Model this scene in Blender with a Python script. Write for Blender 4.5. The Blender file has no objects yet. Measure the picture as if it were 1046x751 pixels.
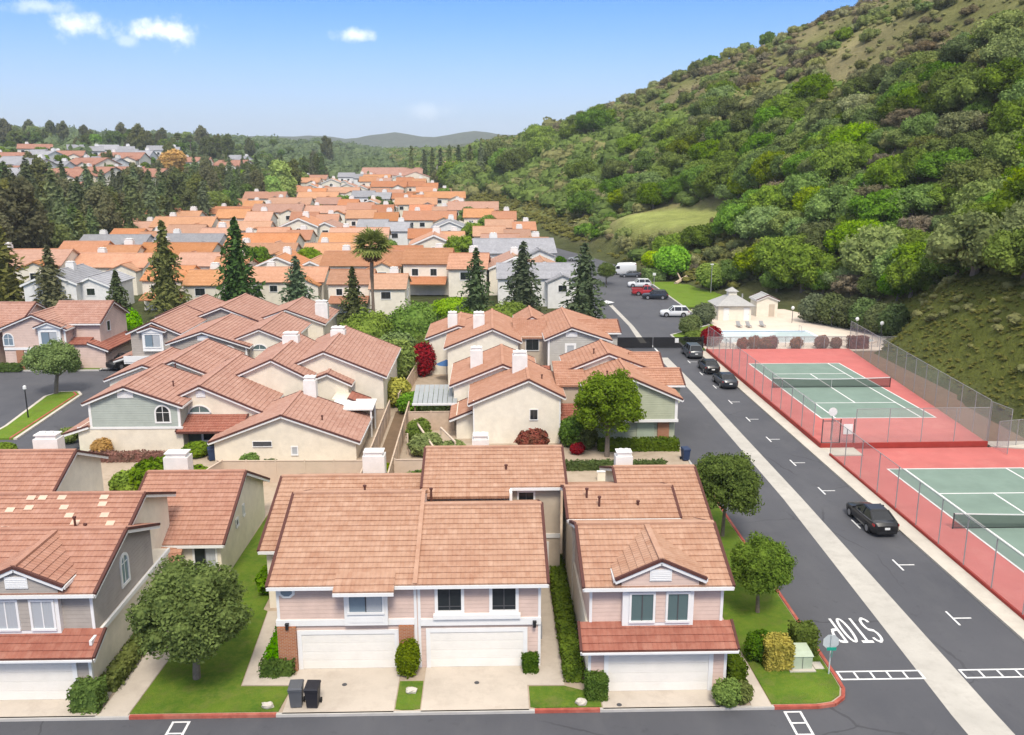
import bpy, math, random
import numpy as np
from mathutils import Vector, noise as mnoise

SC = bpy.context.scene
COL = SC.collection
R = math.radians
rng = np.random.default_rng(7)
random.seed(11)

# ------------------------------------------------------------------ camera
CAM_H, CAM_YAW, CAM_PITCH = 23.6, 0.0256, R(12.80)
cam_d = bpy.data.cameras.new('camera')
cam = bpy.data.objects.new('camera', cam_d)
COL.objects.link(cam)
cam_d.sensor_width = 36.0
cam_d.lens = 36.0 * 900.0 / 1046.0
cam_d.clip_start = 0.5
cam_d.clip_end = 12000
cam.location = (0, 0, CAM_H)
cam.rotation_euler = (math.pi / 2 - CAM_PITCH, 0, -CAM_YAW)
SC.camera = cam

# ------------------------------------------------------------------ node helpers
class NT:
    def __init__(s, mat):
        mat.use_nodes = True
        s.t = mat.node_tree
        s.t.nodes.clear()
    def n(s, typ, **kw):
        nd = s.t.nodes.new(typ)
        ins = kw.pop('ins', {})
        for k, v in kw.items():
            setattr(nd, k, v)
        for k, v in ins.items():
            if isinstance(v, bpy.types.NodeSocket):
                s.t.links.new(v, nd.inputs[k])
            else:
                nd.inputs[k].default_value = v
        return nd
    def l(s, a, b):
        s.t.links.new(a, b)
    def math(s, op, a, b=0.0, c=0.0):
        return s.n('ShaderNodeMath', operation=op, ins={0: a, 1: b, 2: c}).outputs[0]
    def mix(s, fac, a, b, mode='MIX'):
        nd = s.n('ShaderNodeMix', data_type='RGBA', blend_type=mode)
        for k, v in ((0, fac), (6, a), (7, b)):
            if isinstance(v, bpy.types.NodeSocket):
                s.t.links.new(v, nd.inputs[k])
            else:
                nd.inputs[k].default_value = v if k == 0 else c4(v)
        return nd.outputs[2]
    def noise(s, vec, scale, detail=3.0, rough=0.55, lo=0.3, hi=0.7):
        nd = s.n('ShaderNodeTexNoise', ins={'Scale': scale, 'Detail': detail, 'Roughness': rough, 'Vector': vec})
        mr = s.n('ShaderNodeMapRange', ins={0: nd.outputs[0], 1: lo, 2: hi, 3: 0.0, 4: 1.0})
        return mr.outputs[0]
    def ramp(s, fac, stops):
        nd = s.n('ShaderNodeValToRGB', ins={0: fac})
        cr = nd.color_ramp
        while len(cr.elements) < len(stops):
            cr.elements.new(0.5)
        for e, (p, c) in zip(cr.elements, stops):
            e.position = p
            e.color = c4(c)
        return nd.outputs[0]
    def obj(s):
        return s.n('ShaderNodeTexCoord').outputs['Object']
    def pos(s):
        return s.n('ShaderNodeNewGeometry').outputs['Position']
    def rand(s):
        return s.n('ShaderNodeObjectInfo').outputs['Random']
    def bump(s, h, strength=0.4, dist=0.05):
        return s.n('ShaderNodeBump', ins={'Strength': strength, 'Distance': dist, 'Height': h}).outputs[0]
    def out(s, sh):
        o = s.n('ShaderNodeOutputMaterial')
        s.l(sh, o.inputs[0])
    def bsdf(s, col, rough=0.7, spec=0.3, normal=None, metal=0.0, **kw):
        nd = s.n('ShaderNodeBsdfPrincipled')
        if isinstance(col, bpy.types.NodeSocket):
            s.l(col, nd.inputs['Base Color'])
        else:
            nd.inputs['Base Color'].default_value = c4(col)
        if isinstance(rough, bpy.types.NodeSocket):
            s.l(rough, nd.inputs['Roughness'])
        else:
            nd.inputs['Roughness'].default_value = rough
        nd.inputs['Specular IOR Level'].default_value = spec
        nd.inputs['Metallic'].default_value = metal
        for k, v in kw.items():
            nd.inputs[k].default_value = v
        if normal is not None:
            s.l(normal, nd.inputs['Normal'])
        return nd.outputs[0]

def c4(c):
    c = tuple(c)
    return c if len(c) == 4 else c + (1.0,)
def mul(c, k):
    return tuple(min(1.0, x * k) for x in c[:3])

M = {}
def mat(name, f):
    m = bpy.data.materials.new(name)
    t = NT(m)
    f(t)
    M[name] = m
    return m

def m_tile(name, base, alt, pale, dark, rnd=0.0):
    base, alt, pale, dark = (mul(c, .93) for c in (base, alt, pale, dark))
    def f(t):
        uv = t.n('ShaderNodeUVMap').outputs[0]
        sp = t.n('ShaderNodeSeparateXYZ', ins={0: uv})
        u, v = sp.outputs[0], sp.outputs[1]
        ui = t.math('FLOOR', t.math('DIVIDE', u, 0.22))
        vi = t.math('FLOOR', t.math('DIVIDE', v, 0.3801))
        cv = t.n('ShaderNodeCombineXYZ', ins={0: ui, 1: vi})
        wn = t.n('ShaderNodeTexWhiteNoise', noise_dimensions='3D', ins={'Vector': cv.outputs[0]}).outputs[0]
        col = t.ramp(wn, [(0.0, tuple(.55 * a + .45 * b for a, b in zip(dark, base))), (0.25, base), (0.6, alt), (0.86, base), (0.97, tuple(.6 * a + .4 * b for a, b in zip(pale, base)))])
        col = t.mix(.45, col, base)
        n1 = t.noise(t.pos(), 0.45, 4, 0.6)
        col = t.mix(t.math('MULTIPLY', n1, 0.5), col, mul(dark, 0.95))
        n2 = t.noise(t.pos(), 2.2, 4, 0.65, 0.45, 0.75)
        col = t.mix(t.math('MULTIPLY', n2, 0.35), col, pale)
        if rnd:
            hs = t.n('ShaderNodeHueSaturation', ins={'Color': col})
            r = t.rand()
            t.l(t.math('MULTIPLY_ADD', r, 0.35, 0.72), hs.inputs['Saturation'])
            t.l(t.math('MULTIPLY_ADD', t.math('FRACT', t.math('MULTIPLY', r, 7.3)), 0.35, 0.85), hs.inputs['Value'])
            t.l(t.math('MULTIPLY_ADD', t.math('FRACT', t.math('MULTIPLY', r, 3.7)), 0.014, 0.496), hs.inputs['Hue'])
            col = hs.outputs[0]
        wv = t.math('ABSOLUTE', t.math('SINE', t.math('MULTIPLY', u, math.pi / 0.22)))
        t.out(t.bsdf(col, 0.85, 0.15, t.bump(wv, 0.6, 0.05)))
    return mat(name, f)

m_tile('tile_salmon', (.465, .275, .185), (.53, .325, .23), (.69, .47, .35), (.37, .175, .108))
m_tile('tile_rose', (.44, .23, .16), (.50, .275, .195), (.62, .38, .30), (.33, .14, .10))
m_tile('tile_red', (.38, .145, .10), (.44, .185, .13), (.53, .28, .205), (.27, .09, .062))
m_tile('tile_pink', (.47, .265, .20), (.53, .315, .245), (.66, .45, .375), (.35, .165, .12))
m_tile('tile_tan', (.48, .25, .165), (.54, .295, .205), (.68, .43, .32), (.38, .175, .10))
m_tile('tile_orange', (.53, .24, .122), (.58, .275, .15), (.67, .37, .235), (.43, .185, .09), 1)
m_tile('tile_grey', (.36, .36, .38), (.42, .42, .44), (.52, .52, .54), (.27, .27, .285), 1)
m_tile('shingle_grey', (.50, .49, .47), (.54, .53, .51), (.60, .59, .57), (.42, .41, .39))

def m_paint(name, col, rough=0.75, amp=0.12, scale=1.2, lap=0.0, stain=None, spec=0.25):
    def f(t):
        p = t.pos()
        n = t.noise(p, scale, 5, 0.65)
        c = t.mix(t.math('MULTIPLY', n, 1.0), mul(col, 1 - amp), mul(col, 1 + amp * 0.5))
        if stain:
            s2 = t.noise(p, 0.5, 5, 0.7, 0.5, 0.8)
            c = t.mix(t.math('MULTIPLY', s2, 0.6), c, stain)
        if lap:
            z = t.n('ShaderNodeSeparateXYZ', ins={0: p}).outputs[2]
            h = t.math('FRACT', t.math('DIVIDE', z, lap))
            nb = t.bump(t.math('SUBTRACT', 1.0, h), 1.0, 0.05)
        else:
            nb = t.bump(t.noise(p, 40, 2, .5), 0.15, 0.01)
        t.out(t.bsdf(c, rough, spec, nb))
    return mat(name, f)

m_paint('cream', (.80, .72, .585), stain=(.70, .61, .47))
m_paint('cream_pale', (.82, .755, .63), stain=(.74, .665, .53))
m_paint('white_stucco', (.78, .765, .735), stain=(.68, .66, .62))
m_paint('tan_stucco', (.53, .42, .32), stain=(.46, .36, .27))
m_paint('pink_siding', (.60, .45, .385), lap=.2)
m_paint('taupe_siding', (.36, .32, .285), lap=.2)
m_paint('grey_siding', (.44, .42, .385), lap=.2)
m_paint('sage_siding', (.36, .395, .355), lap=.2)
m_paint('green_siding', (.385, .41, .30), lap=.2)
m_paint('dark_green_paint', (.10, .12, .10))
m_paint('white_trim', (.80, .79, .77), 0.55, 0.05)
m_paint('garage_white', (.80, .765, .70), 0.55, 0.06)
m_paint('rake_dark', (.105, .042, .034), 0.8)  # on rakes, shade of the tile edges put into the colour; also vent pipes
m_paint('black_metal', (.02, .02, .022), 0.45)
m_paint('dark_grey', (.08, .08, .085), 0.6)
m_paint('steel', (.30, .30, .30), 0.5)
m_paint('fence_wood', (.56, .43, .32), 0.85, .18, 1.5, stain=(.44, .32, .23))
m_paint('fence_pale', (.62, .49, .385), 0.85, .12, 1.0, stain=(.52, .39, .30))
m_paint('old_wood', (.25, .17, .115), 0.9, .2)
m_paint('court_red', (.52, .15, .135), 0.8, .12, 0.35, stain=(.58, .22, .19))
m_paint('court_wall_red', (.33, .045, .035), 0.8, .15)
m_paint('court_green', (.19, .265, .22), 0.8, .12, 0.4, stain=(.24, .32, .27))
m_paint('line_white', (.74, .74, .72), 0.7, .1, 3)
m_paint('road_paint', (.76, .76, .75), 0.7, .2, 5)
m_paint('awning_grey', (.33, .35, .35), .5)
m_paint('curb_red', (.42, .10, .07), 0.8, .3, 2.0, stain=(.45, .26, .19))
m_paint('curb_grey', (.50, .475, .44), 0.85, .12)
m_paint('terracotta', (.40, .17, .11), .8)
m_paint('bin_grey', (.10, .105, .115), .5)
m_paint('bin_black', (.022, .022, .028), .5)
m_paint('bin_blue', (.03, .05, .11), .5)
m_paint('utility_green', (.42, .48, .36), .6)
m_paint('sign_back', (.50, .54, .54), .4)
m_paint('sign_green', (.02, .32, .23), .4)
m_paint('bark', (.20, .165, .135), .95, .3, 6)
m_paint('bark_dark', (.085, .062, .048), .95, .3, 6)
m_paint('palm_trunk', (.22, .17, .13), .95, .3, 3)
m_paint('dead_frond', (.26, .15, .075), .95, .3, 2)
m_paint('blue_paint', (.05, .14, .32), .6)

def f_water(t):
    n = t.noise(t.pos(), 1.5, 2)
    t.out(t.bsdf((.66, .78, .80), 0.08, 0.5, t.bump(n, .15, .05)))  # pale base colour stands in for the sky reflected in the water
mat('pool_water', f_water)

def f_brick(t):
    uv = t.obj()
    sp = t.n('ShaderNodeSeparateXYZ', ins={0: uv})
    cv = t.n('ShaderNodeCombineXYZ', ins={0: t.math('ADD', sp.outputs[0], sp.outputs[1]), 1: sp.outputs[2]})
    b = t.n('ShaderNodeTexBrick', ins={'Vector': cv.outputs[0], 'Color1': c4((.36, .115, .045)), 'Color2': c4((.43, .17, .07)), 'Mortar': c4((.40, .27, .2)),
            'Scale': 1.0, 'Mortar Size': .012, 'Brick Width': .21, 'Row Height': .075})
    t.out(t.bsdf(b.outputs[0], .85, .2, t.bump(b.outputs[1], -.5, .02)))
mat('brick', f_brick)

def f_asphalt(t):
    p = t.pos()
    a = t.noise(p, 0.12, 5, 0.6)
    c = t.mix(a, (.068, .070, .082), (.098, .099, .110))
    b = t.noise(p, 30, 2, .6)
    c = t.mix(t.math('MULTIPLY', b, .25), c, (.13, .13, .135))
    mp = t.n('ShaderNodeMapping', ins={'Vector': p, 'Scale': (1.0, .35, 1.0)})
    w = t.noise(mp.outputs[0], .6, 4, .65, .5, .8)
    c = t.mix(t.math('MULTIPLY', w, .35), c, (.135, .135, .14))
    st = t.noise(p, 1.6, 4, .7, .60, .80)
    c = t.mix(t.math('MULTIPLY', st, .55), c, (.038, .038, .042))
    wn = t.n('ShaderNodeTexNoise', ins={'Vector': p, 'Scale': .8, 'Detail': 3.0})
    wp = t.n('ShaderNodeMix', data_type='VECTOR', ins={0: .35, 4: p, 5: wn.outputs['Color']})
    v = t.n('ShaderNodeTexVoronoi', feature='DISTANCE_TO_EDGE', ins={'Vector': wp.outputs[1], 'Scale': .13})
    cr = t.math('LESS_THAN', v.outputs[0], .0035)
    gate = t.noise(p, .08, 2, .5, .5, .56)
    c = t.mix(t.math('MULTIPLY', t.math('MULTIPLY', cr, gate), .5), c, (.04, .04, .044))
    t.out(t.bsdf(c, .8, .25, t.bump(b, .2, .01)))
mat('asphalt', f_asphalt)

def m_conc(name, col, st):
    def f(t):
        p = t.pos()
        a = t.noise(p, .35, 5, .65)
        c = t.mix(a, mul(col, .88), mul(col, 1.08))
        b = t.noise(p, 1.1, 6, .75, .48, .72)
        c = t.mix(t.math('MULTIPLY', b, .7), c, st)
        g = t.noise(p, 25, 2, .5)
        c = t.mix(t.math('MULTIPLY', g, .12), c, mul(col, .7))
        t.out(t.bsdf(c, .85, .2, t.bump(g, .15, .01)))
    return mat(name, f)
m_conc('concrete', (.56, .49, .41), (.43, .365, .30))
m_conc('concrete_pale', (.58, .53, .455), (.47, .42, .355))
m_conc('gutter_concrete', (.49, .465, .42), (.37, .345, .31))
m_conc('deck', (.70, .60, .50), (.6, .51, .42))
m_conc('soil', (.20, .135, .085), (.12, .08, .05))
m_conc('yard', (.46, .37, .28), (.3, .23, .16))

def m_grass(name, a, b, d, dry):
    def f(t):
        p = t.pos()
        n1 = t.noise(p, .35, 5, .6)
        c = t.mix(n1, a, b)
        n2 = t.noise(p, 3.0, 4, .65, .4, .7)
        c = t.mix(t.math('MULTIPLY', n2, .8), c, d)
        n4 = t.noise(p, .9, 5, .7, .52, .72)
        c = t.mix(t.math('MULTIPLY', n4, .65), c, dry)
        n5 = t.noise(p, .45, 5, .7, .5, .7)
        c = t.mix(t.math('MULTIPLY', n5, .5), c, mul(a, .62))
        n3 = t.noise(p, 22, 2, .6)
        c = t.mix(t.math('MULTIPLY', n3, .35), c, mul(a, .6))
        t.out(t.bsdf(c, .9, .1, t.bump(n3, .5, .06)))
    return mat(name, f)
m_grass('lawn', (.070, .150, .016), (.155, .245, .026), (.195, .25, .034), (.28, .26, .085))
m_grass('lawn_bright', (.13, .22, .02), (.19, .28, .03), (.12, .20, .025), (.25, .24, .05))

def f_terrain(t):
    p = t.pos()
    at = t.n('ShaderNodeVertexColor', layer_name='zone').outputs[0]
    n1 = t.noise(p, .05, 5, .65)
    c = t.mix(n1, t.mix(1.0, at, (.62, .62, .60), 'MULTIPLY'), t.mix(1.0, at, (1.25, 1.25, 1.2), 'MULTIPLY'))
    n2 = t.noise(p, .5, 5, .7)
    c = t.mix(t.math('MULTIPLY', n2, .6), c, t.mix(1.0, c, (.55, .6, .5), 'MULTIPLY'))
    n3 = t.noise(p, 2.5, 3, .6, .5, .7)
    c = t.mix(t.math('MULTIPLY', n3, .5), c, t.mix(1.0, c, (1.35, 1.35, 1.1), 'MULTIPLY'))
    t.out(t.bsdf(c, .95, .05, t.bump(n2, .8, .5)))
mat('terrain', f_terrain)

LF = 1.85
def m_leaf(name, dark, light, scale=.9, trans=.25, rnd=.25, tip=None):
    dark, light = mul(dark, LF), mul(light, LF)
    if tip: tip = mul(tip, LF ** .5)
    def f(t):
        o = t.obj()
        n1 = t.noise(o, scale, 3, .6, .35, .65)
        c = t.mix(n1, dark, light)
        n2 = t.noise(o, scale * 6, 2, .5, .35, .65)
        c = t.mix(t.math('MULTIPLY', n2, .45), c, tip or mul(light, 1.35))
        if rnd:
            r = t.rand()
            hs = t.n('ShaderNodeHueSaturation', ins={'Color': c})
            t.l(t.math('MULTIPLY_ADD', r, rnd * 1.6, 1 - rnd * .8), hs.inputs['Value'])
            t.l(t.math('MULTIPLY_ADD', t.math('FRACT', t.math('MULTIPLY', r, 5.7)), .05, .475), hs.inputs['Hue'])
            t.l(t.math('MULTIPLY_ADD', t.math('FRACT', t.math('MULTIPLY', r, 11.3)), .4, .75), hs.inputs['Saturation'])
            c = hs.outputs[0]
        d = t.n('ShaderNodeBsdfDiffuse', ins={'Color': c})
        tr = t.n('ShaderNodeBsdfTranslucent', ins={'Color': c})
        mx = t.n('ShaderNodeMixShader', ins={0: trans, 1: d.outputs[0], 2: tr.outputs[0]})
        t.out(mx.outputs[0])
    return mat(name, f)
m_leaf('leaf_street', (.021, .050, .006), (.072, .124, .013), scale=1.3, tip=(.135, .20, .025))
m_leaf('leaf_tall', (.036, .064, .012), (.095, .135, .026), scale=1.3, tip=(.18, .22, .045))
m_leaf('leaf_bright', (.085, .16, .016), (.17, .26, .03))
m_leaf('leaf_light', (.09, .17, .010), (.155, .25, .018), rnd=.1)
m_leaf('leaf_oak', (.036, .062, .011), (.105, .148, .026), scale=.5, rnd=.5)
m_leaf('leaf_olive', (.068, .080, .026), (.145, .150, .054), scale=.6, rnd=.45)
m_leaf('leaf_brown', (.066, .060, .032), (.125, .105, .058), scale=.6, rnd=.3)
m_leaf('leaf_lime', (.050, .092, .012), (.112, .165, .022), scale=.5, rnd=.35)
m_leaf('needle', (.018, .036, .012), (.062, .092, .028), scale=1.2, rnd=.3)
m_leaf('needle_brown', (.034, .044, .016), (.095, .10, .036), scale=1.2, rnd=.3)
m_leaf('needle_blue', (.026, .046, .022), (.078, .105, .052), scale=1.2, rnd=.25)
m_leaf('needle_dark', (.034, .050, .020), (.088, .108, .042), scale=1.0, rnd=.4)
m_leaf('leaf_hedge', (.026, .048, .008), (.068, .10, .014), scale=3, rnd=.3)
m_leaf('leaf_hedge_bright', (.045, .10, .008), (.085, .155, .013), scale=3, rnd=.2)
m_leaf('leaf_yellow', (.17, .17, .012), (.30, .27, .018), scale=2, rnd=.1, tip=(.36, .32, .03))
m_leaf('leaf_gold', (.27, .13, .014), (.40, .20, .02), scale=1, rnd=.1, tip=(.44, .24, .03))
m_leaf('leaf_red', (.10, .015, .018), (.20, .025, .028), scale=2, rnd=.1, tip=(.22, .03, .03))
m_leaf('leaf_redtip', (.075, .05, .03), (.16, .055, .04), scale=2, rnd=.2, tip=(.22, .06, .05))
m_leaf('leaf_palm', (.05, .072, .016), (.125, .15, .035), scale=.8, rnd=.1)
m_leaf('leaf_bank', (.070, .073, .017), (.098, .094, .026), scale=.05, rnd=0)
m_leaf('leaf_scrub', (.068, .080, .028), (.145, .14, .056), scale=.05, rnd=0)
m_leaf('leaf_far', (.040, .060, .030), (.085, .11, .048), scale=.03, rnd=0)

def m_glass(name, col, rough=.06):
    return mat(name, lambda t: t.out(t.bsdf(col, rough, .6)))
m_glass('glass_dark', (.02, .025, .028))
m_glass('glass_teal', (.10, .15, .15))
m_glass('glass_curtain', (.42, .44, .46), .15)
m_glass('glass_blue', (.19, .25, .30), .08)
m_glass('car_glass', (.012, .014, .017), .04)

def m_car(name, col, metal=.0):
    return mat(name, lambda t: t.out(t.bsdf(col, .3, .4, None, metal, **{'Coat Weight': .35, 'Coat Roughness': .06})))
m_car('car_black', (.010, .010, .012)); m_car('car_white', (.72, .73, .73)); m_car('car_silver', (.36, .38, .39), .3)
m_car('car_grey', (.10, .11, .12), .3); m_car('car_red', (.42, .03, .035)); m_car('car_navy', (.022, .028, .038))
m_car('lamp_red', (.35, .015, .015)); m_car('lamp_clear', (.65, .66, .66))
mat('tyre', lambda t: t.out(t.bsdf((.018, .018, .018), .85, .2)))
mat('rim', lambda t: t.out(t.bsdf((.42, .42, .43), .35, .5, None, .7)))

def m_mesh(name, col, fac):
    def f(t):
        d = t.n('ShaderNodeBsdfDiffuse', ins={'Color': c4(col)})
        tr = t.n('ShaderNodeBsdfTransparent')
        t.out(t.n('ShaderNodeMixShader', ins={0: fac, 1: tr.outputs[0], 2: d.outputs[0]}).outputs[0])
    return mat(name, f)
m_mesh('chain_link', (.40, .38, .36), .26)
m_mesh('chain_link_dense', (.40, .39, .40), .30)
m_mesh('net_mesh', (.015, .018, .016), .58)
m_mesh('gate_mesh', (.012, .012, .014), .90)

# ------------------------------------------------------------------ mesh helpers
def mesh_np(name, V, F, material=None, smooth=False):
    """V (n,3), F (m,4) quads (or (m,3) triangles)"""
    me = bpy.data.meshes.new(name)
    V = np.ascontiguousarray(V, dtype=np.float32)
    F = np.ascontiguousarray(F, dtype=np.int32)
    k = F.shape[1]
    me.vertices.add(len(V)); me.vertices.foreach_set('co', V.ravel())
    me.loops.add(F.size); me.loops.foreach_set('vertex_index', F.ravel())
    me.polygons.add(len(F))
    me.polygons.foreach_set('loop_start', np.arange(0, F.size, k, dtype=np.int32))
    me.polygons.foreach_set('use_smooth', np.full(len(F), smooth))
    me.update(calc_edges=True)
    if material:
        me.materials.append(M[material])
    return me

class MB:
    def __init__(s):
        s.v = []; s.f = []; s.uv = []
    def face(s, pts, uvs=None):
        i = len(s.v)
        s.v += [tuple(p) for p in pts]
        s.f.append(tuple(range(i, i + len(pts))))
        s.uv += uvs if uvs else [(0.0, 0.0)] * len(pts)
    def box(s, x0, x1, y0, y1, z0, z1):
        if x0 > x1: x0, x1 = x1, x0
        if y0 > y1: y0, y1 = y1, y0
        p = [(x0, y0, z0), (x1, y0, z0), (x1, y1, z0), (x0, y1, z0), (x0, y0, z1), (x1, y0, z1), (x1, y1, z1), (x0, y1, z1)]
        for q in ((0, 3, 2, 1), (4, 5, 6, 7), (0, 1, 5, 4), (1, 2, 6, 5), (2, 3, 7, 6), (3, 0, 4, 7)):
            s.face([p[i] for i in q])
    def hexa(s, p):
        for q in ((0, 3, 2, 1), (4, 5, 6, 7), (0, 1, 5, 4), (1, 2, 6, 5), (2, 3, 7, 6), (3, 0, 4, 7)):
            s.face([p[i] for i in q])
    def bar(s, a, b, w, h, up=(0, 0, 1)):
        """box beam from a to b, w wide, h deep centred on the line"""
        a = Vector(a); b = Vector(b); d = (b - a).normalized()
        u = Vector(up)
        r = d.cross(u)
        if r.length < 1e-4: r = d.cross(Vector((1, 0, 0)))
        r.normalize(); u = r.cross(d)
        r = r * w / 2; u = u * h / 2
        s.hexa([a - r - u, a + r - u, b + r - u, b - r - u, a - r + u, a + r + u, b + r + u, b - r + u])
    def prism(s, poly, z0, z1):
        n = len(poly)
        ar = sum(poly[i][0] * poly[(i + 1) % n][1] - poly[(i + 1) % n][0] * poly[i][1] for i in range(n))
        if ar < 0: poly = poly[::-1]
        s.face([(x, y, z1) for x, y in poly])
        s.face([(x, y, z0) for x, y in poly[::-1]])
        for i in range(n):
            a = poly[i]; b = poly[(i + 1) % n]
            s.face([(a[0], a[1], z0), (b[0], b[1], z0), (b[0], b[1], z1), (a[0], a[1], z1)])
    def extr(s, poly, fn, d0, d1):
        """poly in (p,q); fn(p,q,d) -> xyz ; extruded d0..d1"""
        n = len(poly)
        s.face([fn(p, q, d0) for p, q in poly])
        s.face([fn(p, q, d1) for p, q in poly[::-1]])
        for i in range(n):
            a = poly[i]; b = poly[(i + 1) % n]
            s.face([fn(*b, d0), fn(*a, d0), fn(*a, d1), fn(*b, d1)])
    def tube(s, pts, rad, n=8, cap=True):
        pts = [Vector(p) for p in pts]
        if not hasattr(rad, '__len__'): rad = [rad] * len(pts)
        rings = []
        for i, p in enumerate(pts):
            d = (pts[min(i + 1, len(pts) - 1)] - pts[max(i - 1, 0)]).normalized()
            a = d.cross(Vector((0, 0, 1)))
            if a.length < 1e-3: a = Vector((1, 0, 0))
            a.normalize(); b = d.cross(a)
            rings.append([p + (a * math.cos(k * 2 * math.pi / n) + b * math.sin(k * 2 * math.pi / n)) * rad[i] for k in range(n)])
        for i in range(len(pts) - 1):
            for k in range(n):
                s.face([rings[i][k], rings[i + 1][k], rings[i + 1][(k + 1) % n], rings[i][(k + 1) % n]])
        if cap:
            s.face(rings[-1][::-1]); s.face(rings[0])
    def roof(s, el, er, rr, rl, th=.14, step=.042, course=.38):
        el, er, rr, rl = map(Vector, (el, er, rr, rl))
        n = (er - el).cross(rl - el).normalized()
        if n.z < 0:
            el, er, rr, rl = er, el, rl, rr
            n = -n
        ud = (er - el).normalized()
        up = (rl - el) - ud * (rl - el).dot(ud)
        L = up.length; vd = up / L
        N = max(1, round(L / course))
        o = el
        def uvf(p): return ((p - o).dot(ud) + 100.0, (p - o).dot(vd))
        k = course * N / L
        for i in range(N):
            a = el.lerp(rl, i / N); b = er.lerp(rr, i / N); c = er.lerp(rr, (i + 1) / N); d = el.lerp(rl, (i + 1) / N)
            vb = i * .38
            us = [uvf(p)[0] for p in (a, b, c, d)]
            s.face([a + n * step, b + n * step, c, d], [(us[0], vb + .01), (us[1], vb + .01), (us[2], vb + .37), (us[3], vb + .37)])
            s.face([a, b, b + n * step, a + n * step], [(us[0], vb + .01), (us[1], vb + .01), (us[1], vb + .02), (us[0], vb + .02)])
        d = -n * th
        s.face([el + d, rl + d, rr + d, er + d])
        for a, b in ((el, er), (er, rr), (rr, rl), (rl, el)):
            s.face([a + d, b + d, b, a], [(uvf(a)[0], .1), (uvf(b)[0], .1), (uvf(b)[0], .2), (uvf(a)[0], .2)])
    def mesh(s, name, material, off=(0, 0, 0), smooth=False):
        me = bpy.data.meshes.new(name)
        ox, oy, oz = off
        me.from_pydata([(x - ox, y - oy, z - oz) for x, y, z in s.v], [], s.f)
        ul = me.uv_layers.new(name='UVMap')
        ul.data.foreach_set('uv', np.array(s.uv, dtype=np.float32).ravel())
        me.materials.append(M[material])
        if smooth:
            me.polygons.foreach_set('use_smooth', np.full(len(me.polygons), True))
        me.update()
        return me

def link(name, data, parent=None, loc=(0, 0, 0)):
    o = bpy.data.objects.new(name, data)
    COL.objects.link(o)
    o.location = loc
    if parent is not None:
        o.parent = parent
    return o
def tag(o, label=None, cat=None, group=None, kind=None):
    if label: o['label'] = label
    if cat: o['category'] = cat
    if group: o['group'] = group
    if kind: o['kind'] = kind
    return o
def thing(name, label, cat, loc=(0, 0, 0), rz=0.0, group=None):
    o = link(name, None, None, loc)
    o.empty_display_size = .3
    o.rotation_euler = (0, 0, rz)
    return tag(o, label, cat, group)
def copy_tree(o, parent=None):
    c = o.copy(); COL.objects.link(c)
    if parent is not None: c.parent = parent
    for ch in o.children: copy_tree(ch, c)
    return c
def dup(o, loc, rz=0.0, sc=None, label=None, group=None):
    c = copy_tree(o)
    c.location = loc; c.rotation_euler = (0, 0, rz)
    if sc is not None: c.scale = sc if hasattr(sc, '__len__') else (sc, sc, sc)
    if label: c['label'] = label
    if group: c['group'] = group
    return c
class Kit:
    """A thing and its parts, given in world coordinates round an origin."""
    def __init__(s, name, label, cat, org, group=None):
        s.root = thing(name, label, cat, org, 0, group); s.org = org
        s.parts = {}
    ALONE = {'ridge_cap', 'rake_tile', 'fascia', 'band', 'corner_trim', 'window_ledge', 'roof', 'wall', 'post', 'beam', 'gutter', 'porch_wall', 'lower_wall', 'upper_wall', 'dormer_wall', 'side_band', 'verge_tile', 'coping'}
    def __call__(s, part, material):
        k = (part, material)
        if part in s.ALONE: k = (part, material, len(s.parts))
        if k not in s.parts: s.parts[k] = MB()
        return s.parts[k]
    def sub(s, part, material, mb, parent=None, smooth=False, label=None):
        o = link(part, mb.mesh(part, material, s.org, smooth), parent or s.root)
        if label: o['label'] = label
        return o
    def done(s):
        for (p, m, *_), mb in s.parts.items():
            if mb.f: link(p, mb.mesh(p, m, s.org), s.root)
        s.parts = {}
        return s.root
def structure(name, mb, material, kind='structure'):
    return tag(link(name, mb.mesh(name, material)), kind=kind)

# ------------------------------------------------------------------ terrain
TOE = [(-60, 50), (40, 47.5), (60, 47.8), (83, 49), (112, 51), (122, 57), (142, 58), (152, 51), (166, 44), (196, 36), (240, 27), (300, 15), (410, -9), (600, -50), (1000, -110), (1600, -190), (6000, -900)]
CREST = [(-60, 86), (281, 87), (353, 84), (395, 80), (438, 79), (493, 76), (548, 71), (638, 65), (764, 53), (909, 45), (1124, 37), (1472, 35), (2200, 35), (6000, 35)]
def interp(T, y):
    return np.interp(y, [p[0] for p in T], [p[1] for p in T])
def vnoise(X, Y, s, seed=0.0):
    """cheap smooth noise from sines, about -1..1"""
    a = np.sin(X / s * 1.7 + seed + 1.3 * np.sin(Y / s * 1.1 + seed * 2)) + np.sin(Y / s * 1.9 + 2.1 * seed + 1.1 * np.sin(X / s * 1.3 + seed))
    b = np.sin((X + Y) / s * 2.9 + seed * 3) * .5 + np.sin((X - Y) / s * 3.3 - seed) * .5
    return (a + b) / 3
def sstep(t):
    t = np.clip(t, 0, 1)
    return t * t * (3 - 2 * t)
def base_z(Y):
    return .022 * np.maximum(0, Y - 185) + .02 * np.maximum(0, np.minimum(Y, 1200) - 240)
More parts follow.
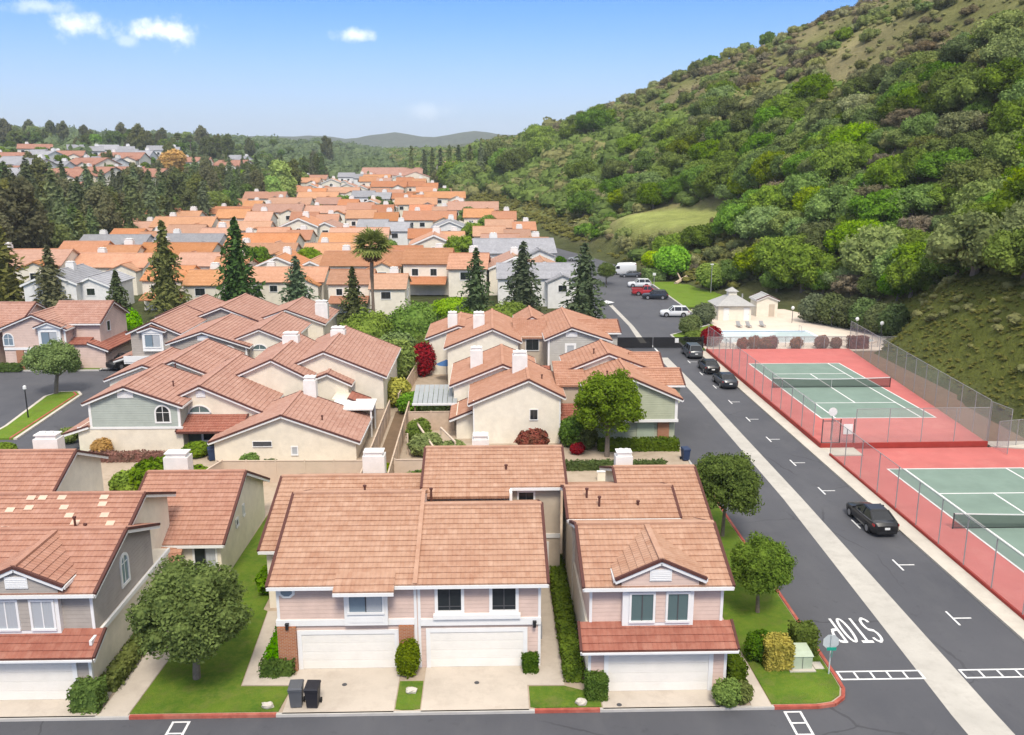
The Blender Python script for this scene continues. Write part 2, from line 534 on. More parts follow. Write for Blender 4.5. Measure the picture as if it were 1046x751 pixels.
def terr0(X, Y):
    X = np.asarray(X, float); Y = np.asarray(Y, float)
    b = base_z(np.minimum(Y, 1600))
    tx = interp(TOE, Y); s = X - tx
    w = np.maximum(200 - .155 * Y, tx + 75) - tx
    t = np.clip(s / w, 0, 1.0)
    prof = .62 * t + .38 * sstep(t)
    zc = interp(CREST, Y) - b
    h = zc * prof
    nz = sstep(s / 40) * (vnoise(X, Y, 26, .7) * 3.2 + vnoise(X, Y, 9, 2.1) * 1.0) * (1 - .5 * sstep((t - .7) / .3))
    bank = 5.5 * sstep(s / 9) * sstep((150 - Y) / 40) * sstep((Y - 20) / 30)
    z = b + np.where(s > 0, h + nz + bank, 0)
    sl = np.maximum(0, -112 - X)
    z = z + np.where(Y > 120, 1, 0) * sstep((Y - 120) / 120) * (14 * sstep(sl / 170) + 13 * sstep((sl - 120) / 400) + sstep(sl / 60) * vnoise(X, Y, 60, 1.2) * 2.0)
    return z
FX, FY = 49.0, 227.0
def field_mask(X, Y):
    a = np.asarray(X, float) - FX; b = np.asarray(Y, float) - FY
    u = (a * .90 + b * .43) / 11.5; v = (b * .90 - a * .43) / 25
    return np.clip(1.5 - np.sqrt(u * u + v * v) * 1.0, 0, 1)
FZ0 = float(terr0(np.array(FX), np.array(FY)))
def terr(X, Y):
    z = terr0(X, Y)
    m = sstep(field_mask(X, Y) * 1.3)
    a = np.asarray(X, float) - FX; b = np.asarray(Y, float) - FY
    zf = FZ0 + .13 * (a * .90 + b * .43) + vnoise(a, b, 14, 2.0) * .5
    return z * (1 - m) + zf * m
def tz(x, y):
    return float(terr(x, y))
def axis_pts(segs):
    out = []
    for a, b, st in segs:
        out += list(np.arange(a, b, st))
    return np.array(out + [segs[-1][1]])
gx = axis_pts([(-4000, -1000, 250), (-1000, -400, 40), (-400, -130, 9), (-130, 10, 6), (10, 120, 2.2), (120, 330, 6), (330, 900, 40), (900, 4000, 300)])
gy = axis_pts([(-120, 20, 14), (20, 220, 2.6), (220, 520, 5), (520, 1000, 14), (1000, 2000, 60), (2000, 3800, 200)])
GX, GY = np.meshgrid(gx, gy)
GZ = terr(GX, GY) - .05
nx, ny = len(gx), len(gy)
idx = np.arange(nx * ny).reshape(ny, nx)
gf = np.stack([idx[:-1, :-1], idx[:-1, 1:], idx[1:, 1:], idx[1:, :-1]], -1).reshape(-1, 4)
gme = mesh_np('ground', np.stack([GX, GY, GZ], -1).reshape(-1, 3), gf, 'terrain', True)
s_ = GX - interp(TOE, GY)
zone = np.zeros((ny, nx, 3)) + np.array([.09, .10, .045])
hillc = np.array([.27, .23, .125]); greenc = np.array([.17, .18, .06]); bankc = np.array([.128, .142, .034]); fieldc = np.array([.34, .37, .12]); topc = np.array([.20, .26, .045])
mixv = sstep((vnoise(GX, GY, 40, 4.0) + .4) / 1.0)[..., None]
hz = hillc * mixv + greenc * (1 - mixv)
k = sstep(s_ / 6)[..., None]
zone = zone * (1 - k) + hz * k
k = (sstep(s_ / 3) * sstep((18 - s_) / 6) * sstep((142 - GY) / 14))[..., None]
zone = zone * (1 - k) + bankc * k
k = sstep((s_ - 118) / 20)[..., None] * (GY < 420)[..., None]
zone = zone * (1 - k) + topc * k
k = sstep((field_mask(GX, GY) - .35) * 2.2)[..., None]
zone = zone * (1 - k) + fieldc * k
k = (sstep((vnoise(GX, GY, 13, 9.0) - .35) / .3) * sstep((s_ - 45) / 20))[..., None] * .7
zone = zone * (1 - k) + np.array([.24, .19, .12]) * k
ca = gme.color_attributes.new('zone', 'FLOAT_COLOR', 'POINT')
ca.data.foreach_set('color', np.concatenate([zone.reshape(-1, 3), np.ones((nx * ny, 1))], 1).astype(np.float32).ravel())
tag(link('ground', gme), kind='structure')

# image position of the photograph -> point on the land (used to read positions off like a map)
_fw = np.array([math.sin(CAM_YAW) * math.cos(CAM_PITCH), math.cos(CAM_YAW) * math.cos(CAM_PITCH), -math.sin(CAM_PITCH)])
_rt = np.array([math.cos(CAM_YAW), -math.sin(CAM_YAW), 0.0]); _up = np.cross(_rt, _fw)
def land(px, py):
    d = _fw + _rt * (px - 523) / 900 - _up * (py - 375.5) / 900
    t = np.concatenate([np.arange(20, 400, 1.0), np.arange(400, 4000, 5.0)])
    P = np.array([0, 0, CAM_H]) + t[:, None] * d
    below = P[:, 2] < terr(P[:, 0], P[:, 1])
    i = int(np.argmax(below)) if below.any() else len(t) - 1
    return float(P[i, 0]), float(P[i, 1])
def project(X, Y, Z):
    P = np.stack([np.asarray(X, float), np.asarray(Y, float), np.asarray(Z, float) - CAM_H], -1)
    w = P @ _fw
    return 523 + 900 * (P @ _rt) / w, 375.5 - 900 * (P @ _up) / w, w

# distant ridges
def ridge(name, y0, pts, depth, col):
    V = []; n = 90; m = 7
    xs = np.linspace(pts[0][0], pts[-1][0], n)
    zs = np.interp(xs, [p[0] for p in pts], [p[1] for p in pts]) + vnoise(xs, xs * .3, 90, 1.0) * 5 + vnoise(xs, xs, 35, 3.0) * 3
    for j in range(m):
        t = j / (m - 1)
        V += [(x, y0 - depth * (1 - t) + 60 * math.sin(x / 150 + j), -10 + (z + 10) * (math.sin(t * math.pi / 2) ** 1.1) + (1 - t) * 6 * math.sin(x / 60 + j * 2)) for x, z in zip(xs, zs)]
    ii = np.arange(n * m).reshape(m, n)
    F = np.stack([ii[:-1, :-1], ii[:-1, 1:], ii[1:, 1:], ii[1:, :-1]], -1).reshape(-1, 4)
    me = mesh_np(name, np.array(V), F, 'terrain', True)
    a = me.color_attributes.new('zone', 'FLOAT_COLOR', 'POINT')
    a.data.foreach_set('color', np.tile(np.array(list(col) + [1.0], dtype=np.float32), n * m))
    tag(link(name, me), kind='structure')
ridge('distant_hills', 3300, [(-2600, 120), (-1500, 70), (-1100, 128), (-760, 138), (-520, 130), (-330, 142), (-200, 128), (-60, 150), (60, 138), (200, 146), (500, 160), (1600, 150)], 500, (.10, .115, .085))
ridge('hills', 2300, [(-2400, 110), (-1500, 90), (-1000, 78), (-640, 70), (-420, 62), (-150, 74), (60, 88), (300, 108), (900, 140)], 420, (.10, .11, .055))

# ------------------------------------------------------------------ foliage meshes
def cards(C, N, size, aspect=.6, jit=.6):
    C = np.asarray(C); n = len(C)
    N = np.asarray(N) + rng.normal(0, jit, (n, 3))
    N /= np.linalg.norm(N, axis=1, keepdims=True) + 1e-9
    r = rng.normal(0, 1, (n, 3))
    T = np.cross(N, r); T /= np.linalg.norm(T, axis=1, keepdims=True) + 1e-9
    B = np.cross(N, T)
    s = (size * rng.uniform(.6, 1.3, n) if np.isscalar(size) else size)[:, None]
    V = np.stack([C - T * s * .5, C + B * s * aspect * .5 + N * s * .06, C + T * s * .5, C - B * s * aspect * .5 + N * s * .06], 1).reshape(-1, 3)
    return V, np.arange(n * 4).reshape(n, 4)
def merge(parts):
    Vs, Fs, o = [], [], 0
    for V, F in parts:
        Vs.append(V); Fs.append(F + o); o += len(V)
    return np.concatenate(Vs), np.concatenate(Fs)
def ball(c, r, nu=10, nv=6, amp=.15, seed=0):
    V = []
    for j in range(nv + 1):
        th = math.pi * (j + .02) / (nv + .04)
        for i in range(nu):
            ph = 2 * math.pi * i / nu
            V.append((math.sin(th) * math.cos(ph), math.sin(th) * math.sin(ph), math.cos(th)))
    V = np.array(V)
    k = 1 + amp * vnoise(V[:, 0] * 3 + seed, V[:, 1] * 3 + V[:, 2] * 2, 1.0, seed)
    V = V * k[:, None] * np.asarray(r) + np.asarray(c)
    ii = np.arange(nu * (nv + 1)).reshape(nv + 1, nu)
    F = np.stack([ii[:-1], np.roll(ii[:-1], -1, 1), np.roll(ii[1:], -1, 1), ii[1:]], -1).reshape(-1, 4)[:, ::-1]
    return V, F
def blob_crown(blobs, n, size, core=.82, jit=.6, aspect=.65, shell=(.72, 1.08), amp=.15):
    """crown of many leaf faces spread over and inside a set of lobes (cx,cy,cz,rx,ry,rz)"""
    parts = []
    area = np.array([b[3] * b[4] + b[3] * b[5] for b in blobs]); cnt = (n * area / area.sum()).astype(int)
    allC, allN = [], []
    for b, m in zip(blobs, cnt):
        d = rng.normal(0, 1, (m * 2, 3)); d /= np.linalg.norm(d, axis=1, keepdims=True)
        lump = 1 + .16 * vnoise(d[:, 0] * 4 + b[0], d[:, 1] * 4 + d[:, 2] * 3 + b[1], 1.0, b[2])
        rad = rng.uniform(shell[0], shell[1], m * 2) * lump
        P = np.array(b[:3]) + d * rad[:, None] * np.array(b[3:6])
        keep = np.ones(len(P), bool)
        for o in blobs:
            if o is b: continue
            q = (P - np.array(o[:3])) / np.array(o[3:6])
            keep &= (q * q).sum(1) > .6
        P = P[keep][:m]; d = d[keep][:m]
        allC.append(P); allN.append(d + np.array([0, 0, .25]))
    C = np.concatenate(allC); N = np.concatenate(allN)
    parts.append(cards(C, N, size, aspect, jit))
    if core:
        for i, b in enumerate(blobs):
            parts.append(ball(b[:3], np.array(b[3:6]) * core, 9, 5, amp, i * 1.7))
    return merge(parts)
def clumps(R_, H_, n, zc, r=(.20, .36), seed=0, flat=.85, low=-.55):
    g = np.random.default_rng(seed)
    out = [(0, 0, zc - H_ * .03, R_ * .50, R_ * .50, H_ * .32)]
    for i in range(n):
        ct = low + (1 - low) * (i + .5) / n; a = i * 2.39996 + g.uniform(-.5, .5); st = math.sqrt(max(0, 1 - ct * ct))
        q = g.uniform(.55, .84); k = g.uniform(*r) * R_
        out.append((math.cos(a) * st * R_ * q, math.sin(a) * st * R_ * q, zc + ct * H_ * .5 * q * g.uniform(.85, 1.1), k, k * g.uniform(.85, 1.15), k * flat * g.uniform(.8, 1.1)))
    return out
def lobes(R_, H_, n, zc, spread=.55, r=(.42, .62), seed=0):
    g = np.random.default_rng(seed)
    out = [(0, 0, zc, R_ * .72, R_ * .72, H_ * .42)]
    for i in range(n):
        a = i * 2.4 + g.uniform(-.4, .4); z = zc + H_ * g.uniform(-.28, .32)
        q = R_ * spread * g.uniform(.8, 1.15) * (1 - .45 * max(0, (z - zc) / H_ * 2))
        k = g.uniform(*r)
        out.append((math.cos(a) * q, math.sin(a) * q, z, R_ * k, R_ * k, min(R_, H_) * k * g.uniform(.75, 1.0)))
    return out
def conifer(H_, R_, whorls, per, size, droop=.25, power=.85, z0=.1, rag=.25, core=.35):
    C, N = [], []
    for i in range(whorls):
        t = i / (whorls - 1)
        z = H_ * (z0 + (1 - z0) * t)
        rr = R_ * ((1 - t) ** power) * (1 + rng.uniform(-rag, rag)) + .12
        a0 = rng.uniform(0, 6.28)
        for j in range(per):
            a = a0 + j * 2 * math.pi / per + rng.uniform(-.3, .3)
            L = rr * rng.uniform(.75, 1.12)
            m = max(2, int(L / (size * .42)))
            for q in range(m):
                f = (q + .6) / m
                side = rng.uniform(-.22, .22) * (1 - f * .4) * L
                x = math.cos(a) * L * f - math.sin(a) * side; y = math.sin(a) * L * f + math.cos(a) * side
                C.append((x, y, z - droop * L * f * f + .06 * L + rng.uniform(-.1, .1)))
                N.append((math.cos(a) * .35, math.sin(a) * .35, .8))
    parts = [cards(np.array(C), np.array(N), size, .5, .45)]
    if core:
        V = []; nu = 9; nv = 7
        for j in range(nv):
            t = j / (nv - 1)
            for i in range(nu):
                a = 2 * math.pi * i / nu
                r_ = (R_ * core * (1 - t) ** power + .03) * (1 + .2 * math.sin(i * 2.3 + j))
                V.append((math.cos(a) * r_, math.sin(a) * r_, H_ * (z0 + (.97 - z0) * t)))
        ii = np.arange(nu * nv).reshape(nv, nu)
        parts.append((np.array(V), np.stack([ii[:-1], np.roll(ii[:-1], -1, 1), np.roll(ii[1:], -1, 1), ii[1:]], -1).reshape(-1, 4)))
    return merge(parts)
def trunk_mb(h, r, lean=(0, 0), limbs=4, top=.7, seed=0):
    g = random.Random(seed)
    mb = MB()
    mb.tube([(0, 0, -.1), (lean[0] * .3, lean[1] * .3, h * .35), (lean[0] * .7, lean[1] * .7, h * .7), (lean[0], lean[1], h)], [r * 1.25, r, r * .8, r * .45], 8)
    for i in range(limbs):
        a = i * 2.1 + g.uniform(-.4, .4); z = h * g.uniform(.5, .8); L = h * top * g.uniform(.5, .9)
        k = z / h
        p = Vector((lean[0] * k, lean[1] * k, z))
        mb.tube([p, p + Vector((math.cos(a) * L * .5, math.sin(a) * L * .5, L * .35)), p + Vector((math.cos(a) * L * .8, math.sin(a) * L * .8, L * .8))], [r * .5, r * .35, r * .15], 6)
    return mb
def tree_proto(name, crown, leafmat, trunk, barkmat='bark', crown_name='crown'):
    o = thing(name, 'tree', 'tree')
    link(crown_name, mesh_np(crown_name, crown[0], crown[1], leafmat), o)
    link('trunk', trunk.mesh('trunk', barkmat, smooth=True), o)
    return o
PROTO = []
def keep_proto(o):
    PROTO.append(o); return o
def purge(o):
    for c in list(o.children): purge(c)
    bpy.data.objects.remove(o)
# ------------------------------------------------------------------ roads and lots
def poly_sheet(polys, z, z0=None):
    mb = MB()
    for p in polys:
        if z0 is None: 
            ar = sum(p[i][0] * p[(i + 1) % len(p)][1] - p[(i + 1) % len(p)][0] * p[i][1] for i in range(len(p)))
            q = p if ar > 0 else p[::-1]
            mb.face([(x, y, z) for x, y in q])
        else: mb.prism(p, z0, z)
    return mb
def rect(x0, x1, y0, y1): return [(x0, y0), (x1, y0), (x1, y1), (x0, y1)]
road = structure('road', poly_sheet([rect(-90, 60, -30, 34.7), rect(13, 27.15, 34.7, 114), [(16.3, 114), (26.0, 114), (26.0, 124), (33.5, 132), (33.5, 178), (16.3, 178)],
                                     rect(-90, -35.2, 66, 104)], 0.0), 'asphalt')
mb = MB(); ys = list(range(178, 271, 4))
rl = lambda y: (float(np.interp(y, [178, 225, 270], [16.3, 12.5, 1])), float(np.interp(y, [178, 203, 232, 270], [33.5, 33.0, 25, 10])))
for a, b in zip(ys[:-1], ys[1:]):
    (l0, r0), (l1, r1) = rl(a), rl(b); za, zb = float(base_z(np.array(a))) + (.0 if a == 178 else .05), float(base_z(np.array(b))) + .05
    mb.face([(l0, a, za), (r0, a, za), (r1, b, zb), (l1, b, zb)])
structure('road', mb, 'asphalt')
# raised yards
ISL = [(16.3, 66), (16.3, 36.4), (16.1, 35.6), (15.6, 35.0), (14.9, 34.75)]
front_poly = [(-60, 34.7), (14.6, 34.7), (15.4, 34.85), (16.0, 35.35), (16.25, 36.0), (16.3, 37), (16.3, 66), (-35.2, 66), (-60, 66)]
structure('yard', poly_sheet([front_poly, [(-35.2, 66.0), (16.3, 66.0), (16.3, 128), (-35.2, 128)]], .10, -.2), 'yard')
structure('courtyard_verge', poly_sheet([rect(-95, -46.4, 103.2, 130), rect(-46.4, -35.2, 104, 130)], .10, -.2), 'lawn')
cz = .125
structure('driveway', poly_sheet([rect(-9.25, -4.35, 34.72, 38.6), rect(-3.15, 1.65, 34.72, 38.6), rect(4.95, 10.2, 34.72, 36.5), rect(-30, -17.4, 34.72, 36.6)], cz), 'concrete')
structure('path', poly_sheet([[(-17.3, 34.74), (-16.0, 34.74), (-15.75, 40.4), (-15.6, 46.8), (-16.7, 46.8), (-17.1, 40.4)],
                              [(-11.6, 36.95), (-9.25, 36.9), (-9.25, 37.75), (-11.0, 37.9), (-11.35, 44), (-12.1, 44)],
                              [(1.65, 36.65), (3.38, 36.6), (3.38, 48), (2.4, 48), (2.4, 38.3), (1.65, 38.3)],
                              [(11.6, 34.72), (12.5, 34.72), (12.35, 40), (12.35, 62), (11.7, 62), (11.7, 40)],
                              [(10.5, 64.9), (16.2, 65.9), (16.2, 66.6), (10.5, 65.8)]], cz + .004), 'concrete')
structure('lawn', poly_sheet([[(-15.95, 34.9), (-9.45, 34.9), (-9.25, 36.82), (-11.65, 36.88), (-12.15, 44), (-12.42, 44.2), (-12.42, 63), (-15.4, 63), (-15.55, 46.8), (-15.7, 40.4)],
                              [(-4.3, 34.95), (-4.0, 34.88), (-3.5, 34.88), (-3.2, 34.95), (-3.2, 37.1), (-4.3, 37.1)],
                              [(1.72, 34.95), (2.0, 34.88), (4.9, 34.88), (4.9, 35.6), (4.3, 36.1), (3.4, 36.52), (1.72, 36.55)],
                              [(12.55, 34.9), (14.55, 34.9), (15.3, 35.05), (15.85, 35.5), (16.1, 36.1), (16.14, 37), (16.14, 64.5), (12.4, 64.5), (12.4, 40)],
                              rect(-35, -33.5, 68, 76), rect(-60, -30.2, 34.9, 48)], .14, .05), 'lawn')
# kerbs
def kerb(pts, w=.16, z=.15, mb=None):
    mb = mb or MB()
    for a, b in zip(pts[:-1], pts[1:]):
        mb.bar((a[0], a[1], z / 2 - .02), (b[0], b[1], z / 2 - .02), w, z + .04)
    return mb
kb = kerb([(-15.9, 34.72), (-9.5, 34.72)]); kerb([(1.9, 34.72), (4.8, 34.72)], mb=kb)
arc = [(12.6, 34.72), (14.55, 34.72), (15.38, 34.88), (15.98, 35.38), (16.24, 36.02), (16.28, 37), (16.28, 66)]
kerb(arc, mb=kb)
structure('kerb', kb, 'curb_red')
kb = kerb([(-9.5, 34.72), (1.9, 34.72)], z=.125); kerb([(4.8, 34.72), (12.6, 34.72)], z=.125, mb=kb); kerb([(-60, 34.72), (-15.9, 34.72)], z=.125, mb=kb)
kerb([(16.28, 66), (16.28, 128)], mb=kb); kerb([(26.05, 114), (26.05, 124), (33.55, 132), (33.55, 180)], w=.3, mb=kb)
kerb([(-60, 103.3), (-46.4, 103.3), (-46.4, 104), (-35.2, 104)], w=.3, mb=kb)
structure('kerb', kb, 'curb_grey')
# strip beside the courts and the concrete gutter down the middle of the street
structure('pavement', poly_sheet([rect(27.15, 28.3, -30, 112.5), rect(28.3, 31.2, 69.6, 71.55), [(43.25, 71.65), (52, 69.5), (60, 69.5), (60, 73), (43.25, 73)]], .12, -.1), 'concrete_pale')
structure('gutter', poly_sheet([[(20.15, -30), (22.25, -30), (22.3, 34), (22.75, 60), (22.9, 90), (22.6, 109), (21.4, 109), (21.7, 90), (21.35, 60), (20.3, 34)][::1],
                                [(20.7, 118.5), (21.6, 118.5), (21.9, 132), (21.6, 153), (20.9, 153), (21.2, 132)]], .006), 'gutter_concrete')
structure('court_bank', poly_sheet([[(43.0, 69.6), (60, 69.6), (60, 112), (47.2, 112)]], .02), 'soil')
structure('pool_deck', poly_sheet([[(28.6, 112.6), (57, 112.6), (57.5, 121), (55, 133), (50, 147), (33.8, 147), (34.2, 130), (28.6, 122)]], .10, -.1), 'deck')
structure('verge', poly_sheet([[(26.2, 114), (28.5, 114), (28.5, 122), (34.1, 130), (34, 150), (44, 150), (45, 166), (40, 184), (33.7, 184), (33.6, 132), (26.2, 124)]], .12, -.1), 'lawn_bright')

def marks(name, quads, label=None):
    o = link(name, poly_sheet(quads, .010).mesh(name, 'road_paint'), road)
    return o
def line2(a, b, w):
    a = Vector((a[0], a[1])); b = Vector((b[0], b[1])); d = (b - a).normalized(); n = Vector((-d.y, d.x)) * w / 2
    return [tuple(a - n), tuple(b - n), tuple(b + n), tuple(a + n)]
for y in (42.5, 49.0, 55.3, 61.6, 68.0, 74.4, 80.8, 87.2, 93.6, 100.0, 106.4):
    marks('parking_mark', [line2((24.75, y - .75), (24.75, y + .75), .11), line2((24.81, y), (25.75, y), .11)])
def ladder(x0, x1, y0, y1, n, horiz=True):
    q = []
    if horiz:
        q += [rect(x0, x1, y0, y0 + .11), rect(x0, x1, y1 - .11, y1)]
        for i in range(n + 1):
            x = x0 + (x1 - x0 - .1) * i / n
            q.append([(x, y0 + .11), (x + .1, y0 + .11), (x + .1, y1 - .11), (x, y1 - .11)])
    else:
        q += [rect(x0, x0 + .11, y0, y1), rect(x1 - .11, x1, y0, y1)]
        for i in range(n + 1):
            y = y0 + (y1 - y0 - .1) * i / n
            q.append(rect(x0 + .11, x1 - .11, y, y + .1))
    return q
marks('lane_ladder', ladder(16.5, 20.55, 36.85, 37.62, 5))
marks('lane_ladder', ladder(22.45, 27.05, 36.85, 37.62, 5))
marks('lane_ladder', ladder(12.95, 13.75, 24.0, 34.5, 13, False))
marks('lane_ladder', ladder(-13.95, -13.15, 24.0, 34.45, 13, False))
marks('painted_line', [line2((25.25, 36.75), (25.15, 34.0), .12)])
marks('painted_line', [line2((22.05, 112.2), (22.05, 116.8), .25)])
# arrow head where the far gutter starts
marks('painted_arrow', [[(20.4, 154), (22.4, 156), (21.2, 158.5), (20.2, 156)]])
# STOP lettering, painted for drivers coming towards the camera
def stroke_letters():
    q = []
    # letters drawn upright in a 1 x 2 cell; then turned half a turn
    def arcp(cx, cy, rx, ry, a0, a1, n=10):
        return [(cx + rx * math.cos(R(a0 + (a1 - a0) * i / n)), cy + ry * math.sin(R(a0 + (a1 - a0) * i / n))) for i in range(n + 1)]
    S = arcp(.5, 1.48, .36, .42, 20, 180, 8) + arcp(.5, 1.40, .36, .38, 180, 265, 4) + arcp(.5, .62, .36, .40, 85, 0, 4) + arcp(.5, .52, .36, .42, 0, -160, 8)
    T = [[(.05, 1.9), (.95, 1.9)], [(.5, 1.9), (.5, .1)]]
    O = arcp(.5, 1.0, .36, .9, 0, 360, 20)
    P = [[(.16, .1), (.16, 1.9)], [(.16, 1.88)] + [(.5, 1.88)] + arcp(.5, 1.42, .36, .46, 90, -90, 8) + [(.16, .96)]]
    letters = [[S], T, [O], P]
    W, Hh, pitch = .57, 1.30, .64
    x0, y0 = 20.12, 42.72      # S is at the right seen from the camera
    for i, L in enumerate(letters):
        for pl in L:
            pts = [(x0 - (i * pitch + p[0] * W), y0 - p[1] * Hh + .0) for p in pl]
            for a, b in zip(pts[:-1], pts[1:]):
                d = Vector((b[0] - a[0], b[1] - a[1]))
                if d.length < 1e-5: continue
                e = d.normalized() * .04
                w = .14 if abs(d.y) > abs(d.x) * .8 else .24
                q.append(line2((a[0] - e.x, a[1] - e.y), (b[0] + e.x, b[1] + e.y), w))
    mb = MB()
    for j, p in enumerate(q):
        ar = sum(p[i][0] * p[(i + 1) % 4][1] - p[(i + 1) % 4][0] * p[i][1] for i in range(4))
        mb.face([(x, y, .010 + j * .00005) for x, y in (p if ar > 0 else p[::-1])])
    link('stop_lettering', mb.mesh('stop_lettering', 'road_paint'), road)
stroke_letters()
link('asphalt_seam', poly_sheet([line2((14.6, 31.2), (17.2, 31.2), .05), line2((17.2, 31.2), (17.2, 32.6), .05), line2((17.2, 32.6), (15.8, 32.6), .05)], .008).mesh('asphalt_seam', 'dark_grey'), road)

# left courtyard island
isl = thing('kerbed_island', 'long grass island with pale and red kerb in the left car court', 'traffic island', (-43.5, 84, 0))
ip = [(-44.9, 76), (-44.95, 80), (-46.6, 91.0), (-46.0, 92.6), (-44.4, 92.8), (-43.55, 91.6), (-42.35, 76)]
io = (-43.5, 84, 0)
link('grass', poly_sheet([ip], .16, -.05).mesh('grass', 'lawn_bright', io), isl)
link('red_kerb', kerb([(-42.6, 76), (-43.75, 91.4), (-44.5, 92.4)], w=.18, z=.2).mesh('red_kerb', 'curb_red', io), isl)
link('kerb', kerb([(-42.2, 76), (-43.4, 91.6), (-44.3, 93.0), (-46.1, 92.8), (-46.8, 91.0), (-45.1, 80), (-45.05, 76)], w=.3, z=.14).mesh('kerb', 'concrete_pale', io), isl)

# ------------------------------------------------------------------ fences
def link_fence(name, label, pts, h, spacing=3.0, z=0.0, mesh='chain_link', group=None, post='steel'):
    org = (pts[0][0], pts[0][1], z)
    k = Kit(name, label, 'fence', org, group)
    for a, b in zip(pts[:-1], pts[1:]):
        A = Vector((a[0], a[1], z)); B = Vector((b[0], b[1], z)); L = (B - A).length; n = max(1, round(L / spacing))
        for i in range(n + (1 if b == pts[-1] else 0)):
            p = A.lerp(B, i / n)
            mb = MB(); mb.tube([p, p + Vector((0, 0, h))], .038, 6)
            k.sub('post', post, mb)
        k('top_rail', post).tube([A + Vector((0, 0, h)), B + Vector((0, 0, h))], .026, 5)
        k('mesh', mesh).face([A, B, B + Vector((0, 0, h)), A + Vector((0, 0, h))])
    return k.done()
def board_fence(name, label, pts, h, z=.1, m='fence_wood', cap=True, group=None, postgap=2.4):
    org = (pts[0][0], pts[0][1], z)
    k = Kit(name, label, 'fence', org, group)
    for a, b in zip(pts[:-1], pts[1:]):
        A = Vector((a[0], a[1], z)); B = Vector((b[0], b[1], z)); L = (B - A).length
        n = max(1, int(L / .14)); d = (B - A) / n
        for i in range(n):
            p = A + d * i + d * .04; q = A + d * (i + 1) - d * .04
            hh = h - .04 * ((i * 7) % 3) / 3
            k('boards', m).bar(p + Vector((0, 0, hh / 2)), q + Vector((0, 0, hh / 2)), .025, hh)
        m2 = max(1, round(L / postgap))
        for i in range(m2 + 1):
            p = A.lerp(B, i / m2)
            mb = MB(); mb.box(p.x - .055, p.x + .055, p.y - .055, p.y + .055, z, z + h + .07)
            k.sub('post', m, mb)
        if cap: k('cap_rail', m).bar(A + Vector((0, 0, h + .0)), B + Vector((0, 0, h + .0)), .11, .05)
        k('backing', m).bar(A + Vector((0, 0, h * .5)), B + Vector((0, 0, h * .5)), .01, h * .92)
    return k.done()

# ------------------------------------------------------------------ tennis courts
def tennis_court(label, cx, cy, z, slab, walls):
    k = Kit('tennis_court', label, 'tennis court', (cx, cy, 0))
    k('apron', 'court_red').prism(slab, -.15, z)
    W, S, L, V = 5.485, 4.115, 11.885, 6.40
    k('playing_surface', 'court_green').face([(cx - W, cy - L, z + .006), (cx + W, cy - L, z + .006), (cx + W, cy + L, z + .006), (cx - W, cy + L, z + .006)])
    ln = k('court_lines', 'line_white')
    zz = z + .012
    def q(x0, x1, y0, y1): ln.face([(cx + x0, cy + y0, zz), (cx + x1, cy + y0, zz), (cx + x1, cy + y1, zz), (cx + x0, cy + y1, zz)])
    w = .075
    for x in (-W, W): q(x - w, x + w, -L + w, L - w)
    for x in (-S, S): q(x - w, x + w, -L + w, L - w)
    for y in (-L, L): q(-W - w, W + w, y - w, y + w)
    for y in (-V, V): q(-S + w, S - w, y - w, y + w)
    q(-w, w, -V + w, V - w)
    for a, b, h in walls:
        k('court_wall', 'court_wall_red').bar((a[0], a[1], h / 2 - .02), (b[0], b[1], h / 2 - .02), .14, h + .04)
    k.done()
def tennis_net(label, cx, cy, z):
    k = Kit('tennis_net', label, 'tennis net', (cx, cy, z))
    P = 6.4
    for s in (-1, 1):
        mb = MB(); mb.tube([(cx + s * P, cy, z), (cx + s * P, cy, z + 1.10)], .05, 8)
        k.sub('post', 'black_metal', mb)
    n = 16
    pts = [(cx - P + 2 * P * i / n, cy, z + 1.07 - .15 * (1 - (abs(i - n / 2) / (n / 2)) ** 1.5)) for i in range(n + 1)]
    for a, b in zip(pts[:-1], pts[1:]):
        k('netting', 'net_mesh').face([(a[0], cy, z + .03), (b[0], cy, z + .03), b, a])
        k('tape', 'line_white').bar(a, b, .03, .08)
        k('bottom_cord', 'black_metal').bar((a[0], cy, z + .04), (b[0], cy, z + .04), .03, .04)
    k('centre_strap', 'line_white').bar((cx, cy - .02, z + .02), (cx, cy - .02, z + .9), .05, .02)
    k.done()
tennis_court('far tennis court, raised behind a dark red wall beside the pool', 36.82, 91.4, .43, [(28.36, 71.62), (42.9, 71.9), (47.0, 112.0), (28.36, 112.2)],
             [((28.33, 71.6), (28.33, 112.2), .5), ((28.3, 71.58), (43.0, 71.86), .5)])
tennis_court('near tennis court, cut off by the picture edge, next to the black sedan', 37.28, 54.33, .03, [(28.42, -10), (52, -10), (52, 69.4), (43.2, 71.6), (31.3, 71.5), (31.3, 69.58), (28.42, 69.5)],
             [((28.36, -10), (28.36, 69.5), .30)])
tennis_net('net across the far tennis court', 36.82, 91.4, .43)
tennis_net('net across the near tennis court', 37.28, 54.33, .03)
FH = 3.05
link_fence('chain_link_fence', 'chain-link fence along the street side of the near tennis court', [(28.38, 9), (28.38, 69.5)], FH, 3.05, .28)
link_fence('chain_link_fence', 'chain-link fence along the street side of the far tennis court', [(28.4, 112.1), (28.4, 73.6)], FH, 3.05, .45)
link_fence('chain_link_fence', 'chain-link fence across the near end of the far tennis court', [(31.3, 71.72), (42.95, 71.95)], FH, 2.9, .45)
link_fence('chain_link_fence', 'tall chain-link fence between far tennis court and the brown-green bank', [(43.05, 72.1), (47.05, 112.0)], 3.7, 2.9, .40, 'chain_link_dense')
link_fence('chain_link_fence', 'short grey chain-link fence at the court corner by the bank', [(43.1, 72.0), (43.4, 69.5)], 3.9, 2.5, .1, 'chain_link_dense')
